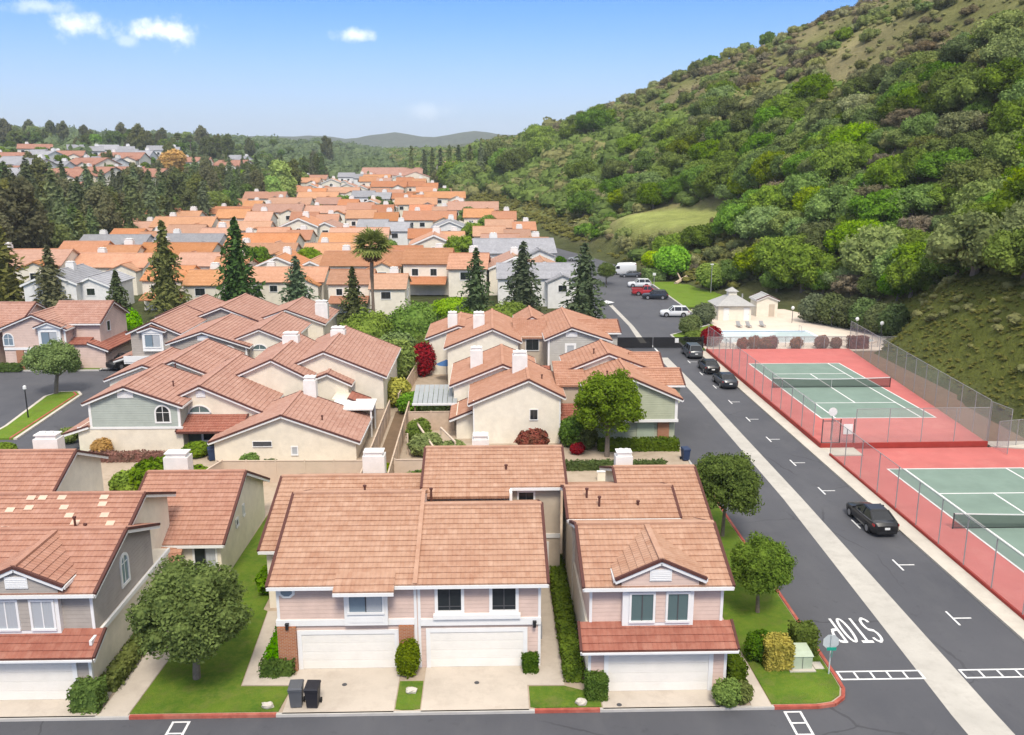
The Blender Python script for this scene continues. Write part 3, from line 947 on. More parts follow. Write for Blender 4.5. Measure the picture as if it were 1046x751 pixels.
link_fence('chain_link_fence', 'low grey chain-link fence at the bank foot beyond the near court', [(43.6, 71.4), (47.5, 72.4), (56, 73)], 2.3, 2.5, .1, 'chain_link_dense')
link_fence('chain_link_fence', 'chain-link fence between far tennis court and the pool deck', [(28.4, 112.4), (47.0, 112.4)], 1.6, 3.0, .40)
link_fence('pool_fence', 'thin metal fence round the front of the swimming pool', [(29.5, 114.6), (54.5, 114.6)], 1.4, 2.4, .1, 'chain_link')
# gates in the corner between the courts
g = Kit('court_gate', 'dark framed mesh gate at the corner of the far tennis court', 'gate', (28.45, 71.9, .3))
for a, b in (((28.45, 71.75), (30.0, 71.75)), ((30.0, 71.75), (31.2, 71.75))):
    for t in (a, b):
        mb = MB(); mb.tube([(t[0], t[1], .1), (t[0], t[1], 2.6)], .05, 6); g.sub('post', 'dark_grey', mb)
g('frame', 'dark_grey').tube([(28.5, 71.75, 2.45), (30, 71.75, 2.45)], .04, 6)
g('frame', 'dark_grey').tube([(28.5, 71.75, .5), (30, 71.75, .5)], .04, 6)
g('mesh', 'chain_link').face([(28.5, 71.75, .5), (30, 71.75, .5), (30, 71.75, 2.45), (28.5, 71.75, 2.45)])
g('wind_screen', 'chain_link_dense').face([(30.05, 71.74, .5), (31.15, 71.74, .5), (31.15, 71.74, 2.8), (30.05, 71.74, 2.8)])
g.done()
k = Kit('fence_sign', 'small round white sign on the fence by the court gate', 'sign', (29.6, 72.6, .43))
mb = MB(); mb.tube([(29.6, 72.62, 3.0), (29.6, 72.66, 3.0)], .38, 14); k.sub('disc', 'line_white', mb)
k('post', 'dark_grey').tube([(29.6, 72.7, .43), (29.6, 72.7, 3.2)], .035, 6)
k.done()
k = Kit('sign_panel', 'white square notice board on the fence between the courts', 'sign', (30.6, 71.6, .3))
k('panel', 'line_white').box(30.2, 31.0, 71.58, 71.62, 1.3, 2.2)
k('bracket', 'dark_grey').tube([(30.6, 71.66, .1), (30.6, 71.66, 2.2)], .03, 6)
k.done()

# street gate
k = Kit('vehicle_gate', 'wide black mesh gate across the street beside the silver SUV', 'gate', (20, 114.5, 0))
for x0, x1 in ((15.4, 21.6), (21.75, 28.2)):
    mb = MB()
    mb.bar((x0, 114.5, 1.55), (x1, 114.5, 1.55), .06, .08); mb.bar((x0, 114.5, .2), (x1, 114.5, .2), .06, .08)
    mb.bar((x0, 114.5, .2), (x0, 114.5, 1.55), .08, .06); mb.bar((x1, 114.5, .2), (x1, 114.5, 1.55), .08, .06)
    lf = k.sub('leaf', 'black_metal', mb)
    mb = MB(); mb.face([(x0, 114.5, .2), (x1, 114.5, .2), (x1, 114.5, 1.55), (x0, 114.5, 1.55)])
    k.sub('mesh', 'gate_mesh', mb, lf)
for x in (15.3, 28.35):
    mb = MB(); mb.box(x - .1, x + .1, 114.4, 114.6, 0, 1.75); k.sub('post', 'black_metal', mb)
k('notice', 'line_white').box(24.6, 25.1, 114.4, 114.43, .85, 1.45)
k.done()

# pool
k = Kit('swimming_pool', 'pale rectangular swimming pool with blue tile rim behind the courts', 'swimming pool', (40, 122, .1))
px0, px1, py0, py1 = 32.0, 46.5, 117.6, 126.5
for a, b in (((px0 - .2, py0), (px1 + .2, py0)), ((px0 - .2, py1), (px1 + .2, py1)), ((px0, py0), (px0, py1)), ((px1, py0), (px1, py1))):
    k('coping', 'white_stucco').bar((a[0], a[1], .14), (b[0], b[1], .14), .5, .14)
k('tile_band', 'blue_paint').box(px0 + .2, px1 - .2, py1 - .27, py1 - .252, .0, .2)
k('water', 'pool_water').face([(px0 + .25, py0 + .25, .13), (px1 - .25, py0 + .25, .13), (px1 - .25, py1 - .27, .13), (px0 + .25, py1 - .27, .13)])
k('handrail', 'steel').tube([(45.4, 126.3, .1), (45.4, 126.3, 1.0), (45.4, 125.4, 1.0), (45.4, 125.0, .2)], .03, 6)
k.done()
k = Kit('spa_pool', 'small green spa pool at the right end of the pool deck', 'spa', (51.5, 118.5, .1))
oc = [(51.3 + 2.3 * math.cos(R(22.5 + 45 * i)), 118.6 + 1.9 * math.sin(R(22.5 + 45 * i))) for i in range(8)]
k('coping', 'deck').prism(oc, .1, .28)
k('water', 'pool_water').face([(51.3 + (x - 51.3) * .8, 118.6 + (y - 118.6) * .8, .285) for x, y in oc])
k.done()

# ------------------------------------------------------------------ house helpers
def wmap(face, pos):
    if face == '-y': return lambda u, z, d: (u, pos - d, z)
    if face == '+y': return lambda u, z, d: (u, pos + d, z)
    if face == '+x': return lambda u, z, d: (pos + d, u, z)
    return lambda u, z, d: (pos - d, u, z)
def ubox(mb, fn, u0, u1, z0, z1, d0, d1):
    mb.hexa([fn(u0, z0, d0), fn(u1, z0, d0), fn(u1, z0, d1), fn(u0, z0, d1), fn(u0, z1, d0), fn(u1, z1, d0), fn(u1, z1, d1), fn(u0, z1, d1)])
def window(k, face, pos, u0, u1, z0, z1, glass='glass_dark', fw=.11, proud=.06, split=1, curtain=0, low=0):
    fn = wmap(face, pos); mb = MB()
    ubox(mb, fn, u0, u1, z1 - fw, z1, -.02, proud); ubox(mb, fn, u0, u1, z0, z0 + fw, -.02, proud + .03)
    ubox(mb, fn, u0, u0 + fw, z0 + fw, z1 - fw, -.02, proud); ubox(mb, fn, u1 - fw, u1, z0 + fw, z1 - fw, -.02, proud)
    o = k.sub('window', 'white_trim', mb)
    a0, a1, b0, b1 = u0 + fw, u1 - fw, z0 + fw, z1 - fw
    w = (a1 - a0) / (split + 1)
    mb = MB()
    for i in range(split + 1):
        mb.face([fn(a0 + w * i, b0, .012), fn(a0 + w * (i + 1), b0, .012), fn(a0 + w * (i + 1), b1, .012), fn(a0 + w * i, b1, .012)])
    k.sub('pane', glass, mb, o)
    if split:
        mb = MB()
        for i in range(1, split + 1): ubox(mb, fn, a0 + w * i - .025, a0 + w * i + .025, b0, b1, .0, .035)
        if low: ubox(mb, fn, a0, a1, b0 + (b1 - b0) * low - .02, b0 + (b1 - b0) * low + .02, .0, .033)
        k.sub('mullion', 'dark_grey' if glass != 'glass_curtain' else 'white_trim', mb, o)
    if curtain:
        mb = MB(); i = 0 if curtain < 0 else split
        c0 = a0 + w * i + .03
        n = 6; c1 = a0 + w * (i + 1) - .03
        for j in range(n):
            x = c0 + (c1 - c0) * j / n; y = c0 + (c1 - c0) * (j + 1) / n
            mb.face([fn(x, b0 + .03, .014 + .01 * (j % 2)), fn(y, b0 + .03, .014 + .01 * ((j + 1) % 2)), fn(y, b1 - .03, .014 + .01 * ((j + 1) % 2)), fn(x, b1 - .03, .014 + .01 * (j % 2))])
        k.sub('curtain', 'glass_curtain', mb, o)
    return o
def arch_window(k, face, pos, uc, w, z0, z1, glass='glass_dark', fw=.13, proud=.06, half=False):
    fn = wmap(face, pos); r = w / 2; zs = z1 - r if not half else z0 + .02
    def outline(rr, zb): 
        ry = rr if not half else (z1 - z0) * rr / r
        return [(uc - rr, zb), (uc + rr, zb)] + [(uc + rr * math.cos(R(a)), zs + ry * math.sin(R(a))) for a in range(0, 181, 18)]
    o_ = outline(r, z0); i_ = outline(r - fw, z0 + fw)
    mb = MB(); n = len(o_)
    for j in range(n):
        a, b, c, d = o_[j], o_[(j + 1) % n], i_[(j + 1) % n], i_[j]
        mb.face([fn(*a, proud), fn(*b, proud), fn(*c, proud), fn(*d, proud)])
        mb.face([fn(*a, 0), fn(*b, 0), fn(*b, proud), fn(*a, proud)]); mb.face([fn(*d, 0), fn(*c, 0), fn(*c, proud), fn(*d, proud)])
    o = k.sub('arched_window', 'white_trim', mb)
    mb = MB(); mb.face([fn(*p, .012) for p in i_]); k.sub('pane', glass, mb, o)
    mb = MB(); ubox(mb, fn, uc - .025, uc + .025, z0 + fw, z1 - fw, 0, .03)
    if not half: ubox(mb, fn, uc - r + fw, uc + r - fw, zs - .02, zs + .02, 0, .028)
    k.sub('mullion', 'white_trim', mb, o)
def garage(k, face, pos, u0, u1, z0, z1, m='garage_white'):
    fn = wmap(face, pos); mb = MB(); n = 4; h = (z1 - z0) / n
    for i in range(n):
        ubox(mb, fn, u0, u1, z0 + h * i + .004, z0 + h * (i + 1) - .004, -.05, .0)
        c = 8; w = (u1 - u0) / c
        for j in range(c):
            ubox(mb, fn, u0 + w * j + .09, u0 + w * (j + 1) - .09, z0 + h * i + .1, z0 + h * (i + 1) - .1, 0, .006)
    ubox(mb, fn, u0, u1, z0, z1, -.08, -.05)
    o = k.sub('garage_door', m, mb)
    mb = MB(); ubox(mb, fn, u0 - .2, u0, z0, z1 + .2, -.05, .05); ubox(mb, fn, u1, u1 + .2, z0, z1 + .2, -.05, .05); ubox(mb, fn, u0, u1, z1, z1 + .2, -.05, .05)
    k.sub('door_frame', 'white_trim', mb, o)
def chimney(k, x, y, z0, z1, w=1.1, d=.8, m='white_stucco'):
    mb = MB(); mb.box(x - w / 2, x + w / 2, y - d / 2, y + d / 2, z0, z1); 
    mb.box(x - w * .4, x + w * .4, y - d * .4, y + d * .4, z1, z1 + .22)
    o = k.sub('chimney', m, mb)
    mb = MB(); mb.box(x - w * .46, x + w * .46, y - d * .46, y + d * .46, z1 + .22, z1 + .30)
    mb.box(x - w * .25, x - w * .08, y - .1, y + .1, z1 + .3, z1 + .42); mb.box(x + w * .08, x + w * .25, y - .1, y + .1, z1 + .3, z1 + .42)
    k.sub('chimney_cap', m, mb, o)
def gable(k, ax, a0, aa, a1, b0, b1, z0, ze0, za, ze1, wm='cream', tile='tile_pink', oh=.4, ob=.3, ends=(1, 1), trim=True, part='wall', course=.38):
    m = (lambda a, b, z: (a, b, z)) if ax == 'y' else (lambda a, b, z: (b, a, z))
    s0 = (za - ze0) / (aa - a0); s1 = (za - ze1) / (a1 - aa)
    dz = .17
    poly = [(a0, z0), (a1, z0), (a1, ze1 - dz), (aa, za - dz), (a0, ze0 - dz)]
    k(part, wm).extr(poly, lambda p, q, d: m(p, d, q), b0, b1)
    B0, B1 = b0 - ob * ends[0], b1 + ob * ends[1]
    E0 = (a0 - oh, ze0 - oh * s0); E1 = (a1 + oh, ze1 - oh * s1)
    rf = k('roof', tile)
    rf.roof(m(E0[0], B0, E0[1]), m(E0[0], B1, E0[1]), m(aa, B1, za), m(aa, B0, za), course=course)
    rf.roof(m(E1[0], B1, E1[1]), m(E1[0], B0, E1[1]), m(aa, B0, za), m(aa, B1, za), course=course)
    k('ridge_cap', tile).bar(m(aa, B0, za + .03), m(aa, B1, za + .03), .26, .10)
    if trim:
        for e, b, o in ((ends[0], B0, -1), (ends[1], B1, 1)):
            if not e: continue
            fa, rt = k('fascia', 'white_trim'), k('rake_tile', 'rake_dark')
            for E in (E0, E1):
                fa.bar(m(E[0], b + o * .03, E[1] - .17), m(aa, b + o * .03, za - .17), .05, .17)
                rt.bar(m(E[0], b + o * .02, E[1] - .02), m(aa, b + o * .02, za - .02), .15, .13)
        for E, sg in ((E0, -1), (E1, 1)):
            k('fascia', 'white_trim').bar(m(E[0] + sg * .03, B0, E[1] - .12), m(E[0] + sg * .03, B1, E[1] - .12), .06, .16)
def shed(k, ax, ae, at, b0, b1, ze, zt, tile='tile_pink', trim=True):
    m = (lambda a, b, z: (a, b, z)) if ax == 'y' else (lambda a, b, z: (b, a, z))
    k('roof', tile).roof(m(ae, b0, ze), m(ae, b1, ze), m(at, b1, zt), m(at, b0, zt))
    if trim:
        sg = -1 if ae < at else 1
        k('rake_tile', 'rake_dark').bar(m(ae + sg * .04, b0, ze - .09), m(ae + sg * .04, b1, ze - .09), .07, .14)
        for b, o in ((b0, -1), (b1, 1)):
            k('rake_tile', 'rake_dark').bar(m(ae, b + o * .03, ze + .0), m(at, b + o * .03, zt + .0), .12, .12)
            k('fascia', 'white_trim').bar(m(ae, b + o * .03, ze - .17), m(at, b + o * .03, zt - .17), .05, .18)
def vent(k, fn, uc, w, z0, z1):
    mb = MB(); ubox(mb, fn, uc - w / 2, uc + w / 2, z0, z1, 0, .05)
    for i in range(5):
        z = z0 + .06 + (z1 - z0 - .12) * i / 5
        ubox(mb, fn, uc - w / 2 + .06, uc + w / 2 - .06, z, z + .03, .05, .065)
    k.sub('gable_vent', 'white_trim', mb)
def pipe(k, x, y, z, h=.45):
    mb = MB(); mb.tube([(x, y, z - .3), (x, y, z + h)], .06, 8); mb.tube([(x, y, z + h), (x, y, z + h + .08)], .1, 8)
    k.sub('vent_pipe', 'rake_dark', mb)
#@@PART3
# ------------------------------------------------------------------ the near houses
m_paint('pale_tile', (.66, .47, .36), .8)
m_paint('beige_shaded_cream', (.56, .47, .37), stain=(.48, .39, .30))  # cream with recess shade put into the colour; also a plain beige
def front_trim(k, xs, y, z0, z1, w=.13):
    for x in xs: k('corner_trim', 'white_trim').box(x - w / 2, x + w / 2, y - .035, y + .1, z0, z1)
def lantern(k, x, y, z):
    mb = MB(); mb.box(x - .07, x + .07, y - .16, y, z, z + .26); mb.box(x - .09, x + .09, y - .18, y, z + .26, z + .3)
    k.sub('wall_lantern', 'black_metal', mb)

# --- duplex in the middle of the front row
k = Kit('duplex_house', 'pink duplex with two garage doors, orange brick pillars and long salmon tile roof', 'house', (-4, 38.3, .1))
gable(k, 'x', 38.3, 44.2, 48.2, -10.1, -3.553, 0, 4.80, 6.82, 5.45, 'pink_siding', 'tile_salmon', oh=.45, ends=(1, 0))
gable(k, 'x', 38.3, 43.25, 46.8, -3.547, 2.35, 0, 4.80, 6.485, 5.25, 'pink_siding', 'tile_salmon', oh=.45, ends=(0, 1))
k('verge_tile', 'tile_salmon').bar((-3.55, 37.85, 4.70), (-3.55, 44.2, 6.88), .2, .1)
gable(k, 'x', 44.4, 50.0, 55.6, -12.1, -4.3, 0, 3.79, 5.68, 3.79, 'cream', 'tile_salmon')
gable(k, 'x', 47.5, 50.7, 55.0, -3.6, 4.0, 0, 6.09, 7.17, 5.7, 'beige_shaded_cream', 'tile_salmon', ends=(1, 1))  # recessed cream wall, its shade put into the wall colour
shed(k, 'x', 46.35, 47.12, -3.9, 1.1, 5.68, 5.945, 'tile_salmon', False)
k('wall', 'cream').box(-3.6, 1.05, 46.85, 47.49, 4.2, 5.62)
k('fascia', 'white_trim').box(1.05, 1.2, 46.3, 47.2, 5.45, 5.9)
front_trim(k, (-10.05, -3.6, -3.42, 2.29), 38.3, .12, 4.6)
k('band', 'white_trim').box(-10.1, -3.66, 38.2, 38.3, 2.42, 2.72)
k('band', 'white_trim').box(-3.36, 2.36, 38.18, 38.3, 2.36, 2.70)
k('band', 'white_trim').box(-10.18, -10.1, 38.2, 44.3, 2.42, 2.72)
garage(k, '-y', 38.28, -9.02, -4.62, .13, 1.95); garage(k, '-y', 38.28, -2.92, 1.52, .13, 1.98)
for x0, x1 in ((-10.13, -9.26), (-4.40, -3.70)):
    mb = MB(); mb.box(x0, x1, 38.12, 38.32, .1, 2.40); k.sub('brick_pillar', 'brick', mb)
arch = [(-9.62 + .42 * math.cos(R(22.5 + 45 * i)), 4.16 + .34 * math.sin(R(22.5 + 45 * i))) for i in range(8)]
fn = wmap('-y', 38.3); mb = MB(); mb.extr(arch, lambda p, q, d: fn(p, q, d), 0, .06)
o = k.sub('octagon_window', 'white_trim', mb)
mb = MB(); mb.face([fn(-9.62 + (p + 9.62) * .68, 4.16 + (q - 4.16) * .68, .066) for p, q in arch]); k.sub('pane', 'glass_blue', mb, o)
mb = MB(); ubox(mb, fn, -6.92, -4.88, 2.50, 4.50, 0, .26); k.sub('bay_surround', 'white_trim', mb)
mb = MB(); ubox(mb, fn, -6.7, -5.1, 2.66, 2.95, .26, .285); k.sub('bay_panel', 'white_trim', mb)
window(k, '-y', 38.04, -6.78, -5.02, 3.10, 4.46, 'glass_blue', split=1, curtain=1)
k('roof', 'tile_salmon').roof((-7.3, 37.40, 4.54), (-4.5, 37.40, 4.54), (-4.5, 38.6, 4.97), (-7.3, 38.6, 4.97))
k('fascia', 'white_trim').box(-7.3, -4.5, 37.33, 37.39, 4.34, 4.5)
for u0, u1 in ((-2.68, -1.28), (-.10, 1.30)):
    window(k, '-y', 38.3, u0, u1, 2.95, 4.52, 'glass_dark', fw=.15, low=.16)
k('window_ledge', 'white_trim').box(-2.75, 1.38, 38.05, 38.3, 2.74, 2.95)
lantern(k, -9.65, 38.2, 2.30); lantern(k, 2.05, 38.18, 2.28)
window(k, '-y', 47.5, 1.5, 2.55, 4.7, 5.6, 'glass_dark'); k('band', 'white_trim').box(1.2, 4.0, 47.43, 47.5, 2.7, 2.95)
window(k, '-y', 47.5, 2.5, 3.35, .3, 2.45, 'glass_dark', split=0)
chimney(k, -7.75, 56.2, 3, 4.95, 1.45, 1.0); chimney(k, -.65, 55.6, 4, 6.2, 1.1, .9)
pipe(k, -7.0, 46.5, 6.0, .3); pipe(k, .9, 48.6, 6.4, .3); pipe(k, -3.3, 46.2, 5.7, .5)
k('meter_box', 'steel').box(2.36, 2.5, 39.4, 39.8, .9, 1.6)
k.done()

# --- gabled house units at the right and at the left picture edge
def unit(k, X, front, side, upper, roof, low_roof, glass, cur):
    x0, x1 = 4.4 + X, 10.75 + X
    k('wall', side).box(x0, x1, 36.1, 37.0, 0, 2.5); k('wall', side).box(x0, x1, 37.0, 46.0, 0, 2.95)
    k('front_wall', front).box(x0 + .02, x1 - .02, 36.07, 36.1, .1, 2.4)
    shed(k, 'x', 35.6, 37.0, x0 - .35, x1 + .35, 2.45, 3.13, low_roof)
    gable(k, 'x', 37.0, 40.5, 44.0, x0 + .1, x1 - .05, 2.96, 5.23, 6.49, 5.23, upper, roof, oh=.45, part='upper_wall')
    gable(k, 'y', 5.9 + X, 7.66 + X, 9.42 + X, 36.56, 40.3, 4.96, 5.66, 6.45, 5.66, upper, roof, oh=.32, ob=.10, ends=(1, 0), part='dormer_wall')
    fn = wmap('-y', 37.0)
    mb = MB(); ubox(mb, fn, 6.0 + X, 9.27 + X, 3.02, 4.95, -.02, .26); k.sub('window_surround', 'white_trim', mb)
    mb = MB(); ubox(mb, fn, 7.52 + X, 7.96 + X, 3.2, 4.72, .262, .28); k.sub('surround_panel', upper, mb)
    for u0, u1 in ((6.3, 7.5), (7.98, 9.1)):
        window(k, '-y', 36.74, u0 + X, u1 + X, 3.2, 4.72, glass, fw=.1, curtain=cur)
    vent(k, wmap('-y', 36.56), 7.66 + X, 1.0, 5.36, 5.92)
    front_trim(k, (x0 + .17, x1 - .12), 37.0, 3.0, 5.1); front_trim(k, (x0 + .06, x1 - .06), 36.1, .12, 2.45)
    front_trim(k, (6.0 + X, 9.27 + X), 36.74, 4.95, 5.6, .1)
    garage(k, '-y', 36.06, 5.32 + X, 9.92 + X, .13, 1.98)
    k('gutter', 'white_trim').bar((x0 - .35, 35.52, 2.36), (x1 + .35, 35.52, 2.36), .1, .1)

k = Kit('gabled_house', 'pink house with one wide garage and small front gable beside the street corner', 'house', (7.6, 36.1, .1))
unit(k, 0, 'pink_siding', 'cream_pale', 'pink_siding', 'tile_salmon', 'tile_red', 'glass_teal', 0)
gable(k, 'x', 43.7, 45.85, 50, 4.35, 9.7, 0, 5.73, 6.42, 5.1, 'cream_pale', 'tile_salmon')
gable(k, 'x', 44.4, 50.1, 55.5, 7.65, 11.95, 0, 4.13, 6.05, 4.2, 'cream_pale', 'tile_salmon')
chimney(k, 8.2, 51.6, 4.8, 6.3, 1.05, .8)
pipe(k, 5.2, 44.9, 6.15); pipe(k, 5.8, 44.2, 5.95); pipe(k, 7.9, 44.3, 5.9, .2)
k.done()

k = Kit('gabled_house', 'taupe house at the left picture edge with arched side window and patched roof', 'house', (-21, 36.1, .1))
X = -28.72
unit(k, X, 'taupe_siding', 'cream', 'taupe_siding', 'tile_rose', 'tile_red', 'glass_curtain', 1)
k('side_band', 'white_trim').bar((10.82 + X, 36.1, 2.88), (10.82 + X, 46, 2.88), .12, .22)
fn = wmap('+x', 10.70 + X); arch_window(k, '+x', 10.70 + X, 40.5, 1.0, 3.55, 5.2, 'glass_blue')
gable(k, 'x', 41.6, 44.7, 48.5, -28, -18.7, 0, 5.50, 6.72, 5.3, 'cream', 'tile_rose')
gable(k, 'x', 47.5, 52.5, 57.4, -21.0, -15.55, 0, 2.84, 5.15, 2.9, 'cream', 'tile_rose')
gable(k, 'x', 49.2, 52.6, 56.4, -36, -25.9, 0, 5.0, 6.55, 5.0, 'cream_pale', 'tile_rose')
k('roof', 'tile_tan').roof((-19.4, 45.6, 2.0), (-17.5, 46.2, 2.0), (-17.7, 49.3, 3.5), (-19.4, 49.0, 3.6))
window(k, '-y', 47.5, -17.15, -15.75, .9, 2.45, 'glass_dark', curtain=1)
window(k, '+x', -15.55, 50.6, 51.2, 2.1, 2.7, 'glass_dark', split=0); window(k, '+x', -15.55, 52.2, 52.6, 2.2, 3.0, 'glass_dark', split=0)
window(k, '-y', 36.1, -24.0, -23.4, 1.0, 2.0, 'glass_dark')
chimney(k, -20.8, 56.4, 3, 4.9, 1.6, 1.0); chimney(k, -29.2, 56.5, 4, 6.2, 1.6, 1.0)
for i, (px, f) in enumerate([(-26.0, .78), (-24.9, .62), (-24.2, .86), (-23.6, .86), (-24.0, .66), (-22.6, .86), (-22.2, .66), (-21.7, .5), (-21.2, .36), (-20.4, .86), (-20.3, .72), (-19.9, .5), (-19.4, .34), (-25.3, .35), (-24.6, .25), (-26.4, .5)]):
    y = 41.2 + 3.5 * f; z = 5.34 + 1.38 * f
    mb = MB(); mb.bar((px, y, z + .045), (px, y + .32, z + .045 + .126), .42, .02); k.sub('pale_tile', 'pale_tile', mb)
pipe(k, -21.0, 42.2, 5.75, .6); pipe(k, -20.4, 42.0, 5.65, .4)
k.done()

# --- block of gabled townhouses left of the centre alley (front row)
k = Kit('townhouse_block', 'sage green and cream gabled townhouses behind the taupe house', 'house', (-26, 72, .1))
gable(k, 'y', -33.35, -30.23, -25.9, 71.5, 79.6, 2.4, 4.74, 6.0, 4.45, 'sage_siding', 'tile_pink', part='upper_wall', ends=(1, 1))
k('lower_wall', 'cream').box(-34.4, -25.75, 71.42, 79.6, 0, 2.38)
k('band', 'white_trim').box(-34.42, -25.7, 71.36, 71.44, 2.30, 2.48)
front_trim(k, (-33.28, -25.97), 71.5, 2.4, 4.5, .2)
arch_window(k, '-y', 71.5, -27.3, 1.35, 2.75, 4.35, 'glass_dark'); vent(k, wmap('-y', 71.5), -30.23, 1.3, 4.95, 5.5)
shed(k, 'y', -35.6, -33.4, 71.2, 82, 1.95, 2.65, 'tile_pink')
gable(k, 'y', -27.2, -24.7, -19.6, 73.5, 86, 0, 4.40, 5.55, 3.25, 'cream', 'tile_pink')
arch_window(k, '-y', 73.5, -24.9, 2.0, 3.0, 3.75, 'glass_teal', half=True); vent(k, wmap('-y', 73.5), -24.7, .8, 4.45, 5.0)
shed(k, 'x', 71.1, 73.45, -26.2, -20.8, 2.1, 2.95, 'tile_red')
k('porch_wall', 'dark_green_paint').box(-25.7, -22.3, 72.6, 73.45, 0, 2.3); window(k, '-y', 72.6, -24.6, -22.5, .75, 1.95, 'glass_dark', fw=.16)
gable(k, 'y', -22.5, -16.9, -11.0, 69.2, 76.4, 0, 2.02, 4.12, 1.95, 'cream', 'tile_pink')
window(k, '-y', 69.2, -19.4, -17.8, 1.35, 1.85, 'dark_grey', fw=.05); window(k, '-y', 69.2, -16.3, -15.7, .6, 1.4, 'glass_curtain', fw=.1, split=0)
gable(k, 'y', -32.2, -29.8, -26.4, 82.0, 92, 2, 4.9, 5.9, 4.5, 'cream_pale', 'tile_pink')
gable(k, 'y', -37.0, -33.6, -30.5, 84.2, 92, 0, 3.7, 5.0, 4.0, 'cream_pale', 'tile_pink')
chimney(k, -16.0, 76.6, 3.2, 5.2, 1.1, .9)
pipe(k, -27.5, 75, 5.0); pipe(k, -14, 71, 3.1, .3); pipe(k, -29, 80, 5.6, .3)
k.done()
k = Kit('townhouse_block', 'cream gabled townhouses with two white chimneys left of the centre alley', 'house', (-17, 80, .1))
gable(k, 'y', -23.2, -20.1, -16.9, 79.8, 92, 0, 5.05, 6.42, 4.75, 'cream', 'tile_pink')
gable(k, 'y', -18.5, -15.7, -10.2, 82.0, 95, 0, 5.5, 6.7, 4.4, 'cream', 'tile_pink')
gable(k, 'y', -16.8, -15.2, -13.3, 80.6, 82, 0, 4.3, 4.9, 4.0, 'cream', 'tile_pink')
shed(k, 'y', -11.2, -13.0, 78.0, 80.6, 2.4, 3.1, 'tile_red')
k('wall', 'cream').box(-14.5, -13.1, 78.4, 82, 0, 2.9)
chimney(k, -20.3, 89, 5, 6.9, 1.6, 1.0); chimney(k, -15.9, 91.5, 5, 7.0, 1.5, 1.0)
k.done()
k = Kit('townhouse_block', 'grey gabled townhouses with bay window on the left of the middle cluster', 'house', (-30, 95, .1))
gable(k, 'y', -34.8, -31.2, -26.5, 95, 106, 0, 5.1, 6.3, 4.7, 'taupe_siding', 'tile_pink')
arch_window(k, '-y', 95, -28.5, 1.5, 3.2, 4.7, 'glass_dark'); vent(k, wmap('-y', 95), -31.2, 1.2, 5.2, 5.75)
front_trim(k, (-26.6,), 95, 3, 4.6, .2)
gable(k, 'y', -28.2, -25.3, -22.3, 96, 107, 0, 5.2, 6.35, 5.1, 'cream_pale', 'tile_pink')
arch_window(k, '-y', 96, -25.4, 1.8, 3.9, 4.6, 'glass_teal', half=True)
gable(k, 'y', -40.6, -38.0, -35.2, 99, 110, 0, 5.6, 6.75, 5.5, 'taupe_siding', 'tile_pink')
mb = MB(); fn = wmap('-y', 99); ubox(mb, fn, -39.2, -36.9, 3.3, 5.6, 0, .35); k.sub('window_surround', 'white_trim', mb)
window(k, '-y', 98.65, -39.0, -37.1, 3.7, 5.3, 'glass_blue', curtain=1)
gable(k, 'y', -39.4, -38.05, -36.7, 98.55, 99.5, 5.4, 5.75, 6.2, 5.75, 'white_trim', 'tile_pink', oh=.2, ob=.15)
k('balcony_rail', 'white_trim').box(-40.8, -35.0, 97.0, 97.1, 2.4, 3.1); k('balcony_floor', 'white_trim').box(-40.8, -35.0, 97.05, 99, 2.2, 2.4)
shed(k, 'y', -42.6, -40.6, 98.5, 106, 2.3, 2.9, 'tile_pink')
k.done()
k = Kit('townhouse_block', 'rose roofed townhouses just in front of the tall conifers', 'house', (-33, 110, .1))
gable(k, 'y', -36.4, -32.9, -28.0, 108, 119, 0, 5.6, 6.95, 5.0, 'taupe_siding', 'tile_pink')
gable(k, 'y', -29.5, -25.5, -21.0, 110, 120, 0, 4.9, 6.3, 4.6, 'cream_pale', 'tile_pink')
gable(k, 'y', -41.5, -38.2, -35.0, 110.5, 119, 0, 5.5, 6.85, 5.5, 'taupe_siding', 'tile_pink')
chimney(k, -21.6, 113, 4, 6.6, 1.6, 1.0)
k.done()

# --- right of the centre alley
k = Kit('townhouse_block', 'cream and green gabled townhouses behind the tall middle tree', 'house', (6, 74, .1))
gable(k, 'y', -1.5, 3.31, 6.1, 73.5, 81.5, 0, 3.93, 5.92, 4.5, 'cream_pale', 'tile_tan')
window(k, '-y', 73.5, 3.4, 4.15, 2.2, 3.2, 'glass_dark', fw=.06); window(k, '+x', 6.1, 74.0, 74.9, 2.6, 3.8, 'glass_dark', fw=.08, split=0)
front_trim(k, (-1.43, 6.03), 73.5, .1, 4.0, .12)
gable(k, 'y', -3.4, 1.2, 4.2, 80.2, 89, 0, 3.9, 5.75, 4.5, 'cream_pale', 'tile_tan')
shed(k, 'y', -3.6, -1.55, 74.6, 79.5, 2.0, 2.85, 'tile_tan'); k('wall', 'cream_pale').box(-3.0, -1.55, 75, 80, 0, 2.3)
gable(k, 'y', 8.5, 12.0, 16.05, 72.5, 80, 2.42, 4.92, 6.25, 4.5, 'green_siding', 'tile_tan', part='upper_wall')
k('lower_wall', 'green_siding').box(9.2, 16.0, 73.1, 80, 0, 2.4); k('band', 'white_trim').box(8.5, 16.15, 72.42, 72.52, 2.25, 2.5)
front_trim(k, (15.95,), 72.5, 2.4, 4.4, .24); vent(k, wmap('-y', 72.5), 12.0, 1.25, 5.2, 5.75)
mb = MB(); mb.box(14.5, 15.5, 72.95, 73.1, .1, 2.25); k.sub('brick_pillar', 'brick', mb)
mb = MB(); mb.box(12.7, 14.2, 73.03, 73.1, .1, 2.1); k.sub('utility_door', 'utility_green', mb)
